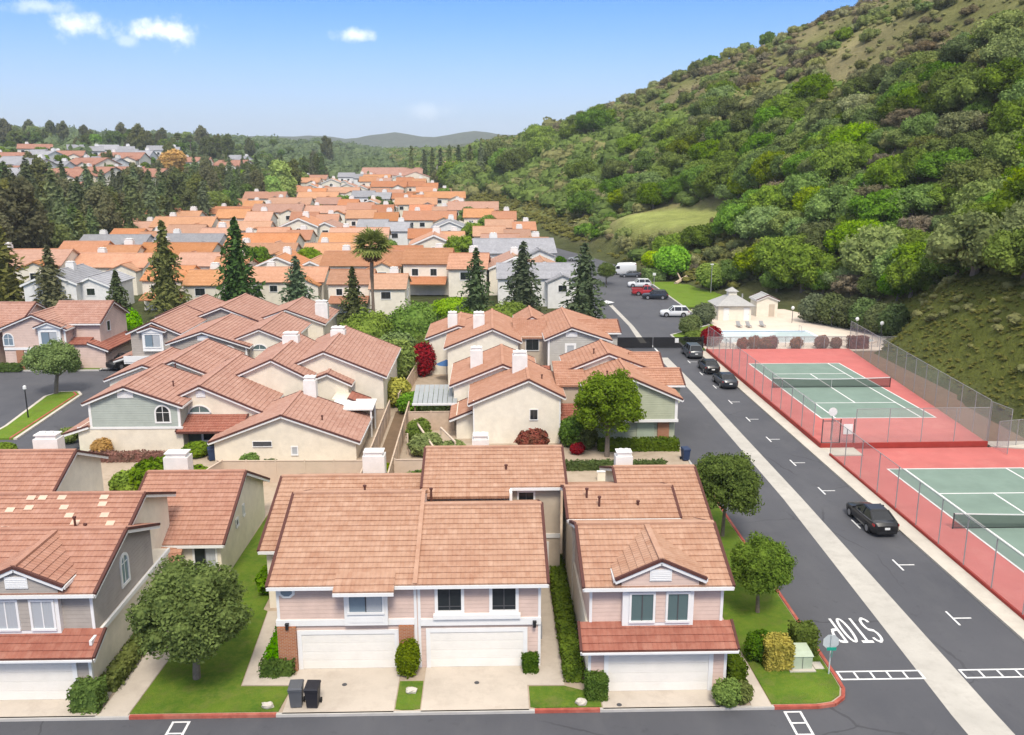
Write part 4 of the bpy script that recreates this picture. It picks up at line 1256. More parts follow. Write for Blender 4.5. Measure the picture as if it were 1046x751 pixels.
gable(k, 'x', 76.0, 78.0, 80.0, 13.0, 17.0, 3, 4.9, 5.7, 4.9, 'green_siding', 'tile_tan', ends=(0, 1))
gable(k, 'y', 7.4, 11.07, 15.4, 80.2, 86.2, 0, 5.25, 6.72, 5.1, 'cream_pale', 'tile_tan')
gable(k, 'x', 81.5, 83.7, 86.0, 13.5, 16.2, 0, 5.2, 6.0, 5.2, 'cream_pale', 'tile_tan', ends=(0, 1))
k('wall', 'beige_shaded_cream').box(6.1, 8.6, 76.5, 82, 0, 4.6); k('roof', 'tile_tan').roof((5.9, 76.2, 4.6), (8.7, 76.2, 4.6), (8.7, 82, 5.6), (5.9, 82, 5.6))
shed(k, 'x', 74.0, 76.4, 6.2, 8.8, 2.0, 2.9, 'tile_red')
chimney(k, 2.7, 78, 4.8, 7.1, 1.35, 1.0); chimney(k, -1.3, 84, 3.9, 6.3, 1.2, .9)
pipe(k, 9.9, 82, 6.1, .6); pipe(k, 4.6, 76, 5.3, .3); pipe(k, 10.4, 76, 5.6, .3)
k.done()
k = Kit('townhouse_block', 'cream and taupe gabled townhouses beside the vehicle gate', 'house', (4, 93, .1))
gable(k, 'y', -4.5, .28, 3.0, 92, 104.5, 0, 5.07, 7.0, 5.75, 'cream_pale', 'tile_tan')
window(k, '-y', 92, .3, 1.1, 3.6, 4.7, 'glass_dark', fw=.07); window(k, '+x', 3.0, 92.6, 93.5, 4.2, 5.3, 'glass_dark', fw=.08, split=0)
gable(k, 'y', 6.2, 8.7, 12.65, 92, 105, 0, 6.0, 7.08, 5.8, 'grey_siding', 'tile_tan')
window(k, '-y', 92, 8.0, 9.2, 3.7, 5.3, 'glass_curtain', fw=.24, split=0); vent(k, wmap('-y', 92), 8.7, 1.25, 6.0, 6.5)
front_trim(k, (6.28, 12.57), 92, 1, 5.7, .2)
k('wall', 'beige_shaded_cream').box(3.0, 6.2, 94.5, 104, 0, 5.6); window(k, '-y', 94.5, 3.9, 5.4, 4.0, 5.3, 'glass_dark', fw=.06)
k('roof', 'tile_tan').roof((2.6, 94.2, 5.5), (6.4, 94.2, 5.5), (6.4, 101, 6.6), (2.6, 101, 6.6))
gable(k, 'y', 3.3, 4.9, 6.5, 100.6, 108, 4, 5.9, 6.8, 5.9, 'cream_pale', 'tile_tan')
gable(k, 'x', 96, 98.6, 101.5, 10.0, 14.2, 3, 5.9, 6.7, 5.8, 'grey_siding', 'tile_tan', ends=(0, 1))
shed(k, 'x', 89.5, 92, 3.2, 6.4, 2.0, 2.9, 'tile_red')
chimney(k, -1.2, 96.5, 5.4, 7.7, 1.25, 1.0); chimney(k, -4.3, 101, 4, 7.0, 1.1, .9)
gable(k, 'y', -7.0, -3.6, 0.0, 100, 109, 0, 4.6, 5.9, 5.2, 'cream_pale', 'tile_tan')
k.done()

# --- pink house of the left car court
k = Kit('gabled_house', 'pink house with bay window facing the left car court', 'house', (-53, 104, .1))
gable(k, 'y', -57.6, -53.85, -50.3, 104, 113, 0, 5.2, 6.74, 5.15, 'pink_siding', 'tile_pink')
gable(k, 'x', 106, 110.0, 114, -53.5, -47.1, 0, 5.5, 7.4, 5.5, 'pink_siding', 'tile_pink', ends=(0, 1))
k('wall', 'pink_siding').box(-47.1, -46.0, 104.4, 113, 0, 2.4); shed(k, 'y', -45.5, -47.9, 104.1, 113.2, 2.35, 3.3, 'tile_red')
k('wall', 'pink_siding').box(-50.3, -47.1, 104.4, 106.2, 0, 3.0); k('roof', 'tile_red').roof((-50.2, 104.1, 3.1), (-47.9, 104.1, 3.1), (-47.9, 106, 3.6), (-50.2, 106, 3.6))
arch_window(k, '-y', 104, -57.0, 1.3, 2.9, 4.5, 'glass_blue')
mb = MB(); fn = wmap('-y', 104); ubox(mb, fn, -53.3, -50.7, 2.7, 5.2, 0, .35); k.sub('window_surround', 'white_trim', mb)
window(k, '-y', 103.65, -53.05, -51.0, 3.1, 4.75, 'glass_blue', curtain=1)
gable(k, 'y', -53.4, -52.0, -50.6, 103.5, 104.4, 5.1, 5.4, 5.95, 5.4, 'white_trim', 'tile_pink', oh=.25, ob=.15)
k('band', 'white_trim').box(-57.6, -50.2, 103.9, 104, 2.45, 2.75); garage(k, '-y', 103.98, -55.1, -50.9, .12, 2.05)
for x0, x1 in ((-56.2, -55.35), (-50.65, -49.9)):
    mb = MB(); mb.box(x0, x1, 103.8, 104.0, .1, 2.4); k.sub('brick_pillar', 'brick', mb)
window(k, '+x', -47.1, 108, 109, 3.9, 5.2, 'glass_dark', fw=.08, split=0); front_trim(k, (-50.35,), 104, 2.7, 5.0, .2)
k.done()
k = Kit('gabled_house', 'pink roofed house at the left edge beside the pink bay window house', 'house', (-64, 106, .1))
gable(k, 'x', 108, 112.5, 117, -72, -57.9, 0, 4.9, 6.9, 4.9, 'pink_siding', 'tile_pink')
gable(k, 'y', -66, -62.5, -59, 104.2, 110, 0, 4.7, 6.1, 4.7, 'pink_siding', 'tile_pink', ends=(1, 0))
window(k, '-y', 104.2, -63.4, -61.7, 2.9, 4.2, 'glass_blue', curtain=1); garage(k, '-y', 104.18, -65.2, -60.4, .12, 2.05)
k.done()

# ------------------------------------------------------------------ yard fences of the middle block
board_fence('wooden_fence', 'tan board fence behind the left half of the duplex', [(-20.8, 64.3), (-9.7, 64.1)], 1.75, .1, 'fence_pale')
board_fence('wooden_fence', 'tan board fence between the centre alley and the duplex chimney', [(-7.3, 64.2), (-4.6, 64.2)], 1.75, .1, 'fence_pale')
board_fence('wooden_fence', 'tan board fence behind the corner house beside its chimney', [(3.0, 57.5), (8.0, 57.6)], 1.8, .1, 'fence_pale')
board_fence('wooden_fence', 'brown board fence on the left side of the narrow centre alley', [(-9.45, 60), (-9.6, 81.5)], 1.8, .1, 'fence_wood')
board_fence('wooden_fence', 'brown board fence on the right side of the narrow centre alley', [(-7.45, 60), (-7.7, 81.0)], 1.8, .1, 'fence_wood')
board_fence('wooden_fence', 'board fence across the back yard under the white patio cover', [(-18, 79.0), (-9.8, 78.6)], 1.8, .1, 'fence_wood')
board_fence('wooden_fence', 'board fence right of the alley below the grey awning', [(-7.4, 77.5), (-3.4, 77.6)], 1.8, .1, 'fence_wood')
board_fence('wooden_fence', 'board fence running back from the yellow bush to the red shrub', [(-9.0, 84), (-8.2, 101)], 1.8, .1, 'fence_wood')
board_fence('wooden_fence', 'board fence beside the taupe house rear chimney', [(-21.5, 59.5), (-20.4, 64.2)], 1.8, .1, 'fence_pale')
board_fence('wooden_fence', 'long board fence under the conifers behind the middle cluster', [(-33, 122.5), (-9, 122.5)], 1.9, .1, 'fence_wood', postgap=4)
board_fence('wooden_fence', 'brown board fence behind the parked black car of the left court', [(-46, 116), (-40, 116)], 1.9, .1, 'fence_wood')
k = Kit('garden_wall', 'low cream wall in front of the green gabled townhouse', 'wall', (9, 64, .1))
k('wall', 'cream_pale').box(8.2, 15.4, 63.9, 64.1, .1, .8); k('coping', 'white_trim').box(8.15, 15.45, 63.86, 64.14, .8, .87)
k.done()
structure('yard_paving', poly_sheet([rect(-9.3, -7.6, 58, 84)], .115), 'soil')
# patio cover and awning
k = Kit('patio_cover', 'white flat patio cover in the yard left of the alley', 'patio cover', (-13, 77.6, .1))
k('roof_panel', 'white_stucco').hexa([(-14.2, 75.6, 2.6), (-10.4, 75.6, 2.6), (-10.4, 78.6, 2.75), (-14.2, 78.6, 2.75), (-14.2, 75.6, 2.72), (-10.4, 75.6, 2.72), (-10.4, 78.6, 2.87), (-14.2, 78.6, 2.87)])
for x, y in ((-14.0, 75.8), (-10.6, 75.8), (-10.6, 78.4), (-14, 78.4)):
    mb = MB(); mb.box(x - .07, x + .07, y - .07, y + .07, .1, 2.6); k.sub('post', 'white_trim', mb)
k.done()
k = Kit('yard_awning', 'pale grey ribbed awning in the yard right of the alley', 'awning', (-5, 82, .1))
for i in range(9):
    x = -7.2 + i * .46
    k('awning_sheet', 'awning_grey').hexa([(x, 79.2, 2.2), (x + .42, 79.2, 2.2), (x + .42, 83.2, 3.0), (x, 83.2, 3.0), (x, 79.2, 2.24), (x + .42, 79.2, 2.24), (x + .42, 83.2, 3.04), (x, 83.2, 3.04)])
for x in (-7.0, -3.2):
    mb = MB(); mb.box(x - .06, x + .06, 79.3, 79.42, .1, 2.2); k.sub('post', 'old_wood', mb)
k('beam', 'white_trim').box(-7.25, -3.0, 79.1, 79.2, 2.05, 2.25)
k.done()

# ------------------------------------------------------------------ pool buildings
k = Kit('pool_house', 'cream pool house with grey hip roof and square cupola', 'pool house', (38.5, 138, .1))
k('wall', 'cream_pale').box(35.9, 41.1, 136.0, 140.6, 0, 2.5)
e = [(35.4, 135.5), (41.6, 135.5), (41.6, 141.1), (35.4, 141.1)]; t = [(37.9, 137.7), (39.1, 137.7), (39.1, 138.9), (37.9, 138.9)]
for i in range(4):
    j = (i + 1) % 4
    k('roof', 'shingle_grey').roof((*e[i], 2.45), (*e[j], 2.45), (*t[j], 3.9), (*t[i], 3.9), course=.25, step=.02)
k('cupola', 'cream_pale').box(37.85, 39.15, 137.65, 138.95, 3.7, 4.5)
c = [(37.6, 137.4), (39.4, 137.4), (39.4, 139.2), (37.6, 139.2)]
for i in range(4):
    j = (i + 1) % 4
    k('cupola_roof', 'shingle_grey').roof((*c[i], 4.45), (*c[j], 4.45), (38.55, 138.35, 5.1), (38.45, 138.25, 5.1), course=.25, step=.02, th=.06)
for x in (36.7, 39.9):
    mb = MB(); mb.box(x, x + .9, 135.94, 136.0, .1, 2.1); o = k.sub('door', 'white_trim', mb)
    mb = MB(); mb.box(x + .75, x + .8, 135.88, 135.94, 1.05, 1.12); k.sub('handle', 'dark_grey', mb, o)
k('flue', 'steel').tube([(40.6, 139.6, 2.7), (40.6, 139.6, 3.8)], .13, 8)
k.done()
k = Kit('pool_shed', 'small cream shed with gable roof right of the pool house', 'shed', (44.6, 141, .1))
gable(k, 'y', 43.0, 44.7, 46.4, 139.5, 143, 0, 2.9, 3.6, 2.9, 'cream_pale', 'shingle_grey', oh=.2, ob=.2)
mb = MB(); mb.box(45.0, 45.9, 139.44, 139.5, .1, 2.1); k.sub('door', 'beige_shaded_cream', mb)
k.done()
#@@PART4
# ------------------------------------------------------------------ townhouse rows beyond the conifers
def far_house(name, tile, wall, kind):
    k = Kit(name, 'townhouse', 'house', (0, 0, 0))
    if kind == 0:
        gable(k, 'x', -5, 0, 5, -7, 7, -3, 5.0, 7.0, 5.0, wall, tile, course=.5, trim=False)
        gable(k, 'y', 1.5, 4, 6.5, -7.2, -1, -3, 4.6, 5.7, 4.6, wall, tile, course=.5, trim=False)
        for u in (-5.6, -2.6): window(k, '-y', -5, u, u + 1.5, 3.0, 4.3, 'glass_dark', fw=.1)
        window(k, '-y', -7.2, 3.2, 4.8, 2.7, 4.0, 'glass_dark', fw=.1)
        window(k, '+x', 7, -1, .2, 2.8, 4.2, 'glass_dark', fw=.1, split=0)
        chimney(k, -3.5, 1.2, 4, 7.6, 1.4, 1.1)
    elif kind == 1:
        gable(k, 'x', -4.5, 0, 5, -6.5, 1, -3, 5.2, 7.1, 5.0, wall, tile, course=.5, trim=False)
        gable(k, 'x', -6.5, -1.8, 3.5, 1, 7, -3, 4.6, 6.5, 4.6, wall, tile, course=.5, trim=False)
        for u in (-5.2, -2.2): window(k, '-y', -4.5, u, u + 1.2, 3.0, 4.3, 'glass_dark', fw=.1)
        window(k, '-y', -6.5, 2.8, 4.6, 2.6, 4.0, 'glass_dark', fw=.1); window(k, '+x', 7, -3.2, -2.2, 2.4, 3.8, 'glass_dark', fw=.1, split=0)
        window(k, '+x', 7, -.8, .2, 2.4, 3.8, 'glass_dark', fw=.1, split=0)
        chimney(k, 4.6, -.2, 4, 7.2, 1.5, 1.1); shed(k, 'x', -7.6, -4.5, -6.2, .6, 2.1, 3.0, tile, False)
    else:
        gable(k, 'y', -6, -1.5, 2.5, -6, 6, -3, 5.0, 6.9, 5.2, wall, tile, course=.5, trim=False)
        gable(k, 'y', 1, 4, 7, -4.2, 6, -3, 4.5, 5.9, 4.6, wall, tile, course=.5, trim=False)
        arch_window(k, '-y', -6, -1.6, 1.7, 3.0, 4.6, 'glass_dark'); window(k, '-y', -4.2, 3.3, 4.8, 2.7, 4.0, 'glass_dark', fw=.1)
        window(k, '+x', 7, -1, 0, 2.5, 3.8, 'glass_dark', fw=.1, split=0)
        for (aa, za, b, e0, z0, e1, z1) in ((-1.5, 6.9, -6.3, -6.4, 4.83, 2.9, 5.03), (4, 5.9, -4.5, .6, 4.31, 7.4, 4.43)):
            for ea, ez in ((e0, z0), (e1, z1)): k('fascia', 'white_trim').bar((ea, b - .03, ez - .22), (aa, b - .03, za - .22), .05, .3)
        chimney(k, -1.2, 1, 4, 7.6, 1.4, 1.1)
    return k.done()
FH_ = {}
for tn, tl in (('orange', 'tile_orange'), ('grey', 'tile_grey'), ('tan', 'tile_rose')):
    for kd in range(3):
        FH_[tn, kd] = far_house('townhouse', tl, 'cream_pale' if tn != 'grey' else 'white_stucco', kd)
        PROTO.append(FH_[tn, kd])
ORD = 'first second third fourth fifth sixth seventh eighth ninth tenth eleventh twelfth thirteenth fourteenth fifteenth sixteenth'.split()
first_row = [  # (x, y, colour, kind, turn, scale, label)
    (-70.5, 152, 'grey', 2, 0, 1.0, 'grey roofed townhouse with white gables left of the tall conifer pair'),
    (-52, 154, 'orange', 1, 0, 1.0, 'orange roofed townhouse between the two tallest conifers'),
    (-35, 155, 'orange', 0, 0, .95, 'orange roofed townhouse right of the tallest conifer'),
    (-20.5, 150, 'orange', 1, 0, .95, 'orange roofed townhouse standing just behind the palm'),
    (8.5, 157, 'grey', 0, 0, 1.0, 'grey roofed townhouse with white walls behind the conifers by the car park')]
for x, y, c, kd, rz, s, lb in first_row:
    dup(FH_[c, kd], (x, y, tz(x, y)), rz, s, lb, 'townhouses in rows beyond the conifers')
rows = [(173, 'ooooooo'), (191, 'goooooo'), (210, 'ooooggg'), (231, 'ooooooo'), (253, 'oggoooooo'), (277, 'ooooooo'), (303, 'oooooogo'), (331, 'ooooooo'), (361, 'oogooooo'), (393, 'oooooooo'), (428, 'ooooogo'), (466, 'oooooooo'), (506, 'oogooooo')]
rr_ = random.Random(5)
for ri, (y, pat) in enumerate(rows):
    xr = float(interp(TOE, y)) - (19 if y < 240 else 12)
    xr = min(xr, 13)
    x = xr; i = 0
    xl = -96 if y > 195 else -88
    while x > xl and i < 16:
        c = 'orange' if pat[i % len(pat)] == 'o' else 'grey'
        kd = rr_.choice((0, 0, 1, 1, 2)); s = rr_.uniform(1.0, 1.22); yy = y + rr_.uniform(-2.5, 2.5)
        flip = rr_.uniform(-.06, .06)
        lb = f"{c} roofed townhouse, {ORD[i]} from the hillside in the {ORD[ri + 1]} row behind the conifers"
        dup(FH_[c, kd], (x - 6.5 * s, yy, tz(x - 6.5, yy)), flip, s, lb, 'townhouses in rows beyond the conifers')
        x -= 14 * s + rr_.choice((-1.0, .3, 2.0, 5.0)); i += 1
# suburb on the left hill
hp = [(70, 166), (30, 182), (100, 190), (5, 202), (130, 184), (48, 168), (8, 186), (22, 196), (38, 158), (55, 180), (62, 192), (88, 160), (96, 178), (112, 176), (128, 172), (140, 166), (152, 190), (25, 210), (68, 205), (42, 200), (12, 170), (168, 160), (240, 176), (246, 166), (200, 172), (120, 160)]
for i, (px, py) in enumerate(hp):
    x, y = land(px, py + 6)
    c = 'grey' if i % 2 == 1 else 'tan'
    o = dup(FH_[c, i % 2], (x, y, tz(x, y)), rr_.uniform(-.5, .5), rr_.uniform(1.25, 1.7), None, 'houses scattered among trees on the left hill')
    o['label'] = ('pale grey roofed house' if c == 'grey' else 'dusty red roofed house') + ' among trees on the left hill, seen above the conifer belt'
    o.name = 'hill_house'
# big pink roofed buildings far behind
k = Kit('large_building', 'large pink roofed building far behind the townhouse rows', 'building', (0, 0, 0))
gable(k, 'x', -16, 0, 16, -22, 22, -4, 7, 12.5, 7, 'cream', 'tile_pink', course=1.0, trim=False)
gable(k, 'y', 8, 18, 28, -22, -5, -4, 6, 9.5, 6, 'cream', 'tile_pink', course=1.0, trim=False)
for u in (-18, -10, -2): window(k, '-y', -16, u, u + 4, 1.5, 4.5, 'glass_dark', fw=.2)
big = k.done()
bx, by = land(402, 189); big.location = (bx, by, tz(bx, by)); big.scale = (.8, .8, .8)
bx, by = land(468, 190)
dup(big, (bx, by + 60, tz(bx, by + 60)), .3, .6, 'pink roofed building glimpsed between the far cypress row and the hill', None)

# ------------------------------------------------------------------ trees and shrubs near the houses
def set_tree(o, name, label, cat, loc, rz=0.0, sc=1.0, group=None):
    c = dup(o, loc, rz, sc, label, group); c.name = name; c['category'] = cat
    return c
st = tree_proto('street_tree', blob_crown(clumps(2.75, 4.5, 42, 3.55, (.19, .34), 3), 15000, .19, .66, .75, .6, (.7, 1.15)), 'leaf_street', trunk_mb(3.4, .15, (.2, .1), 5, .55, 1)); PROTO.append(st)
st2 = tree_proto('street_tree', blob_crown(clumps(2.75, 4.3, 36, 3.75, (.18, .34), 9), 13000, .20, .64, .75, .6, (.7, 1.18)), 'leaf_street', trunk_mb(3.6, .13, (.35, -.1), 5, .55, 4)); PROTO.append(st2)
tl = tree_proto('tall_tree', blob_crown(clumps(2.9, 6.8, 46, 4.7, (.17, .30), 15), 12000, .24, .6, .75, .6, (.7, 1.2)), 'leaf_tall', trunk_mb(5.0, .17, (.1, .2), 6, .5, 8)); PROTO.append(tl)
ct = tree_proto('court_tree', blob_crown(clumps(3.0, 3.6, 34, 3.7, (.2, .34), 21), 9000, .24, .62, .75, .6, (.7, 1.16)), 'leaf_lime', trunk_mb(3.2, .2, (.5, .2), 5, .75, 6)); PROTO.append(ct)
TG = 'round crowned street trees'
set_tree(st, 'street_tree', 'round dark green tree on the lawn between the taupe house and the duplex', 'tree', (-13.9, 37.6, .1), .4, (1.05, 1.05, .98), TG)
set_tree(st2, 'street_tree', 'round green street tree by the kerb, behind the corner house roof', 'tree', (15.1, 53.3, .1), 1.2, (.88, .88, .97), TG)
set_tree(st, 'street_tree', 'smaller street tree with leaning trunk on the corner lawn', 'tree', (14.4, 43.2, .1), 2.6, (.68, .68, .74), TG)
set_tree(tl, 'tall_tree', 'tall yellow-green tree in front of the green gabled townhouse', 'tree', (9.7, 69.7, .1), .3, (1.05, 1.05, .95))
set_tree(ct, 'court_tree', 'low spreading bright green tree at the tip of the court island', 'tree', (-46.2, 92.0, .1), 0, 1.0)
cl = tree_proto('clipped_tree', blob_crown([(0, 0, 2.9, 3.0, 3.0, 2.3), (.9, .4, 3.3, 2.2, 2.2, 1.9), (-.9, -.4, 3.2, 2.2, 2.2, 1.9)], 3600, .42, .8, .6, .75, (.88, 1.04)), 'leaf_bright', trunk_mb(2.5, .25, (.1, 0), 4, .6, 9)); PROTO.append(cl)
for px, py, s, lb in ((727, 298, 1.0, 'round clipped tree on the bright verge beside the pool house'), (686, 286, 1.3, 'broad clipped tree on the verge above the parked cars'), (666, 276, .8, 'small clipped tree on the verge behind the white van')):
    x, y = land(px, py); set_tree(cl, 'clipped_tree', lb, 'tree', (x, y, tz(x, y)), rr_.uniform(0, 6), s, 'clipped trees on the verge')
# conifers
cA = tree_proto('conifer_tree', conifer(12, 3.2, 36, 11, .85, .28, .8, .08, .2, .42), 'needle', trunk_mb(11.6, .24, (0, 0), 0), 'bark_dark'); PROTO.append(cA)
cB = tree_proto('conifer_tree', conifer(12, 3.2, 30, 10, .85, .35, .75, .12, .3, .42), 'needle_brown', trunk_mb(11.7, .24, (0, 0), 0), 'bark_dark'); PROTO.append(cB)
cC = tree_proto('conifer_tree', conifer(12, 3.3, 30, 10, .85, .2, .7, .08, .3, .42), 'needle_blue', trunk_mb(11.6, .22, (0, 0), 0), 'bark_dark'); PROTO.append(cC)
CG = 'tall conifers behind the middle cluster'
for x, y, h, r, p, lb in ((-82.4, 151, 14.5, 4.8, cB, 'broad dark conifer cut off by the left picture edge'), (-72, 146, 11, 3.4, cB, 'short conifer left of the grey roofed townhouse'),
        (-51.5, 122.5, 9.6, 2.5, cA, 'slim small conifer behind the parked black car'), (-51.4, 141, 15.2, 3.6, cB, 'tall open conifer left of the tallest one'),
        (-40.4, 142, 15.6, 4.1, cA, 'tallest and widest dark conifer in the middle left'), (-28.8, 131.6, 10.6, 3.2, cC, 'blue-green conifer right of the tallest conifer'),
        (-18.6, 119.9, 10.3, 2.7, cB, 'brownish conifer just left of the palm'), (-2.0, 133, 11.6, 2.9, cC, 'slim blue-green conifer left of the conifer pair by the car park'),
        (5.3, 137, 12.2, 3.6, cC, 'broad blue-green conifer in the middle of the three by the car park'), (14.2, 131.5, 12.4, 3.7, cC, 'full green conifer right beside the car park road')):
    set_tree(p, 'conifer_tree', lb, 'tree', (x, y, 0), rr_.uniform(0, 6), (r / 3, r / 3, h / 12), CG)

# palm
def palm(h):
    o = thing('palm_tree', 'palm', 'tree')
    mb = MB(); mb.tube([(0, 0, -.1), (.05, 0, h * .3), (0, .1, h * .7), (.1, 0, h)], [.32, .24, .21, .2], 9)
    link('trunk', mb.mesh('trunk', 'palm_trunk', smooth=True), o)
    def fans(n, e0, e1, L, zoff, size):
        V = []; F = []
        for i in range(n):
            a = i * 2.39996; e = R(e0 + (e1 - e0) * (i / n) + rr_.uniform(-8, 8))
            d = np.array([math.cos(a) * math.cos(e), math.sin(a) * math.cos(e), math.sin(e)])
            sdir = np.array([-math.sin(a), math.cos(a), 0]); up = np.cross(sdir, d) * -1
            c = np.array([0.1, 0, h + zoff]) + d * L * rr_.uniform(.85, 1.1)
            b0 = np.array([0.1, 0, h + zoff])
            j = len(V); V += [b0 - sdir * .03, b0 + sdir * .03, c + sdir * .03, c - sdir * .03]; F.append((j, j + 1, j + 2, j + 3))
            for q in range(13):
                f = R(-115 + 230 * q / 12)
                tip = c + (d * math.cos(f) + sdir * math.sin(f)) * size * rr_.uniform(.85, 1.1) + np.array([0, 0, -.25 * size * abs(math.sin(f)) - .18 * size])
                w = (sdir * math.cos(f) - d * math.sin(f)) * .11
                m_ = c * .45 + tip * .55 + up * .04
                j = len(V); V += [c, m_ - w, tip, m_ + w]; F.append((j, j + 1, j + 2, j + 3))
        return np.array(V), np.array(F)
    V, F = fans(46, 75, -35, 1.25, .1, 1.35); link('crown', mesh_np('crown', V, F, 'leaf_palm'), o)
    V, F = fans(34, -50, -80, 1.0, -.2, .8); link('dead_fronds', mesh_np('dead_fronds', V, F, 'dead_frond'), o)
    return o
pm = palm(12.6); tag(pm, 'tall fan palm with dead skirt rising above the orange roofs', 'tree'); pm.location = (-15.6, 117, 0); pm.scale = (1.25, 1.25, 1.08)
if not pm.name.startswith('palm'): pm.name = 'palm_tree'

bush_V = {}
def bush(name, label, x, y, r, h, m, cat='shrub', z=.1, n=None, sq=False, group=None, size=None):
    """free or clipped shrub: one mesh"""
    size = size or max(.10, r * .22)
    n = n or int(min(2600, 60 + 9 * (r * r * 4 + r * h * 5) / (size * size)))
    if sq: V, F = box_foliage(-r, r, -r, r, 0, h, size, n)
    else: V, F = blob_crown([(0, 0, h * .5, r, r, h * .52), (r * .3, r * .2, h * .62, r * .66, r * .66, h * .4), (-r * .35, -r * .15, h * .52, r * .66, r * .66, h * .42)], n, size, .84, .6, .7, (.82, 1.08))
    o = link(name, mesh_np(name, V, F, m), None, (x, y, z))
    return tag(o, label, cat, group)
def box_foliage(x0, x1, y0, y1, z0, z1, size, n):
    rnd = .12
    C = rng.uniform((x0, y0, z0), (x1, y1, z1), (n, 3)); N = np.zeros((n, 3))
    ax = np.array([(y1 - y0) * (z1 - z0), (y1 - y0) * (z1 - z0), (x1 - x0) * (z1 - z0), (x1 - x0) * (z1 - z0), (x1 - x0) * (y1 - y0)])
    f = rng.choice(5, n, p=ax / ax.sum())
    for i, (c, v, s) in enumerate(((0, x0, -1), (0, x1, 1), (1, y0, -1), (1, y1, 1), (2, z1, 1))):
        q = f == i; C[q, c] = v + rng.normal(0, .035, q.sum()); N[q, c] = s
    C += rng.normal(0, .02, C.shape)
    q = size * .4
    core = np.array([(x0 + q, y0 + q, z0), (x1 - q, y0 + q, z0), (x1 - q, y1 - q, z0), (x0 + q, y1 - q, z0), (x0 + q, y0 + q, z1 - q), (x1 - q, y0 + q, z1 - q), (x1 - q, y1 - q, z1 - q), (x0 + q, y1 - q, z1 - q)])
    cf = np.array([(0, 3, 2, 1), (4, 5, 6, 7), (0, 1, 5, 4), (1, 2, 6, 5), (2, 3, 7, 6), (3, 0, 4, 7)])
    return merge([cards(C, N, size, .75, .55), (core, cf)])
def hedge(name, label, x0, x1, y0, y1, h, m='leaf_hedge', z=.1, size=.16, cat='hedge', group=None):
    a = (x1 - x0) * (y1 - y0) + 2 * h * (x1 - x0 + y1 - y0)
    V, F = box_foliage(0, x1 - x0, 0, y1 - y0, 0, h, size, int(min(9000, a / (size * size) * 2.6)))
    o = link(name, mesh_np(name, V, F, m), None, (x0, y0, z))
    return tag(o, label, cat, group)
hedge('clipped_bush', 'square clipped bush at the corner of the taupe house garage', -18.6, -17.35, 34.95, 36.0, 1.15)
hedge('flower_hedge', 'loose hedge along the side wall of the taupe house', -17.95, -17.15, 36.6, 46.5, .75, 'leaf_olive', size=.2)
hedge('clipped_hedge', 'low clipped hedge wrapped round the left brick pillar', -10.95, -9.4, 37.55, 38.1, .7, 'leaf_hedge')
hedge('clipped_hedge', 'low hedge beside the path on the left side of the duplex', -10.9, -10.15, 38.15, 42.5, .75, 'leaf_hedge_bright')
bush('round_bush', 'round bright green bush on the lawn left of the duplex', -12.0, 46.3, 1.15, 1.6, 'leaf_hedge_bright')
bush('round_bush', 'upright bush in front of the middle brick pillar', -3.95, 37.65, .55, 1.75, 'leaf_hedge')
bush('clipped_bush', 'small square bush at the right corner of the duplex', 1.85, 37.95, .33, .75, 'leaf_hedge', sq=True)
hedge('clipped_hedge', 'long dark hedge in the gap between duplex and corner house', 3.42, 4.28, 36.8, 49, .85, 'leaf_hedge')
bush('clipped_bush', 'square clipped bush left of the corner house garage door', 4.75, 35.75, .45, 1.05, 'leaf_hedge', sq=True)
bush('round_bush', 'bright round bush right of the corner house garage door', 10.55, 35.0, .62, 1.1, 'leaf_hedge_bright')
hedge('clipped_hedge', 'square dark hedge at the right corner of the corner house', 10.9, 11.75, 36.0, 38.2, 1.15, 'leaf_hedge')
bush('round_bush', 'round flowering bush beside the path of the corner house', 11.2, 35.2, .55, .85, 'leaf_olive')
bush('clipped_bush', 'yellow-topped clipped bush beside the green utility box', 13.75, 38.1, .62, 1.35, 'leaf_yellow', sq=True, size=.13)
bush('dark_bush', 'dark bush behind the yellow-topped bush', 13.1, 38.6, .7, 1.4, 'leaf_hedge')
hedge('clipped_hedge', 'dark square hedge behind the green utility box', 14.9, 16.05, 38.7, 39.9, 1.35, 'leaf_hedge')
hedge('clipped_hedge', 'low hedge in front of the green gabled townhouse', 9.2, 16.0, 70.9, 72.2, .9, 'leaf_hedge', size=.2)
bush('red_flower_bush', 'small red bush at the foot of the tall yellow-green tree', 7.3, 70.5, .6, .9, 'leaf_red')
bush('dark_bush', 'dark bush between the cream and green gabled townhouses', 7.2, 72.6, 1.2, 2.6, 'leaf_oak'); bush('dark_bush', 'dark bush left of the tall yellow-green tree', 8.2, 72.0, .9, 1.8, 'leaf_oak')
hedge('clipped_hedge', 'low hedge behind the corner house garden wall', 6, 14, 66.2, 66.9, .7, 'leaf_hedge', size=.2)
bush('reddish_bush', 'reddish loose bush at the foot of the cream gable wall', 3.6, 71.6, 1.3, 1.7, 'leaf_redtip'); bush('round_bush', 'bright bush left of the white duplex chimney', -3.2, 70.0, 1.1, 1.3, 'leaf_lime')
bush('yard_bush', 'green bush in the yard behind the taupe house', -24.6, 62.5, 1.9, 2.4, 'leaf_lime'); bush('yard_bush', 'darker bush left of the green yard bush', -26.6, 62.0, 1.2, 1.7, 'leaf_oak'); bush('yard_bush', 'bush beside the taupe house chimney', -22.3, 63.3, 1.1, 1.6, 'leaf_lime')
hedge('flower_hedge', 'low reddish hedge along the foot of the sage house', -33, -26.2, 69.2, 70.2, .7, 'leaf_redtip', size=.22)
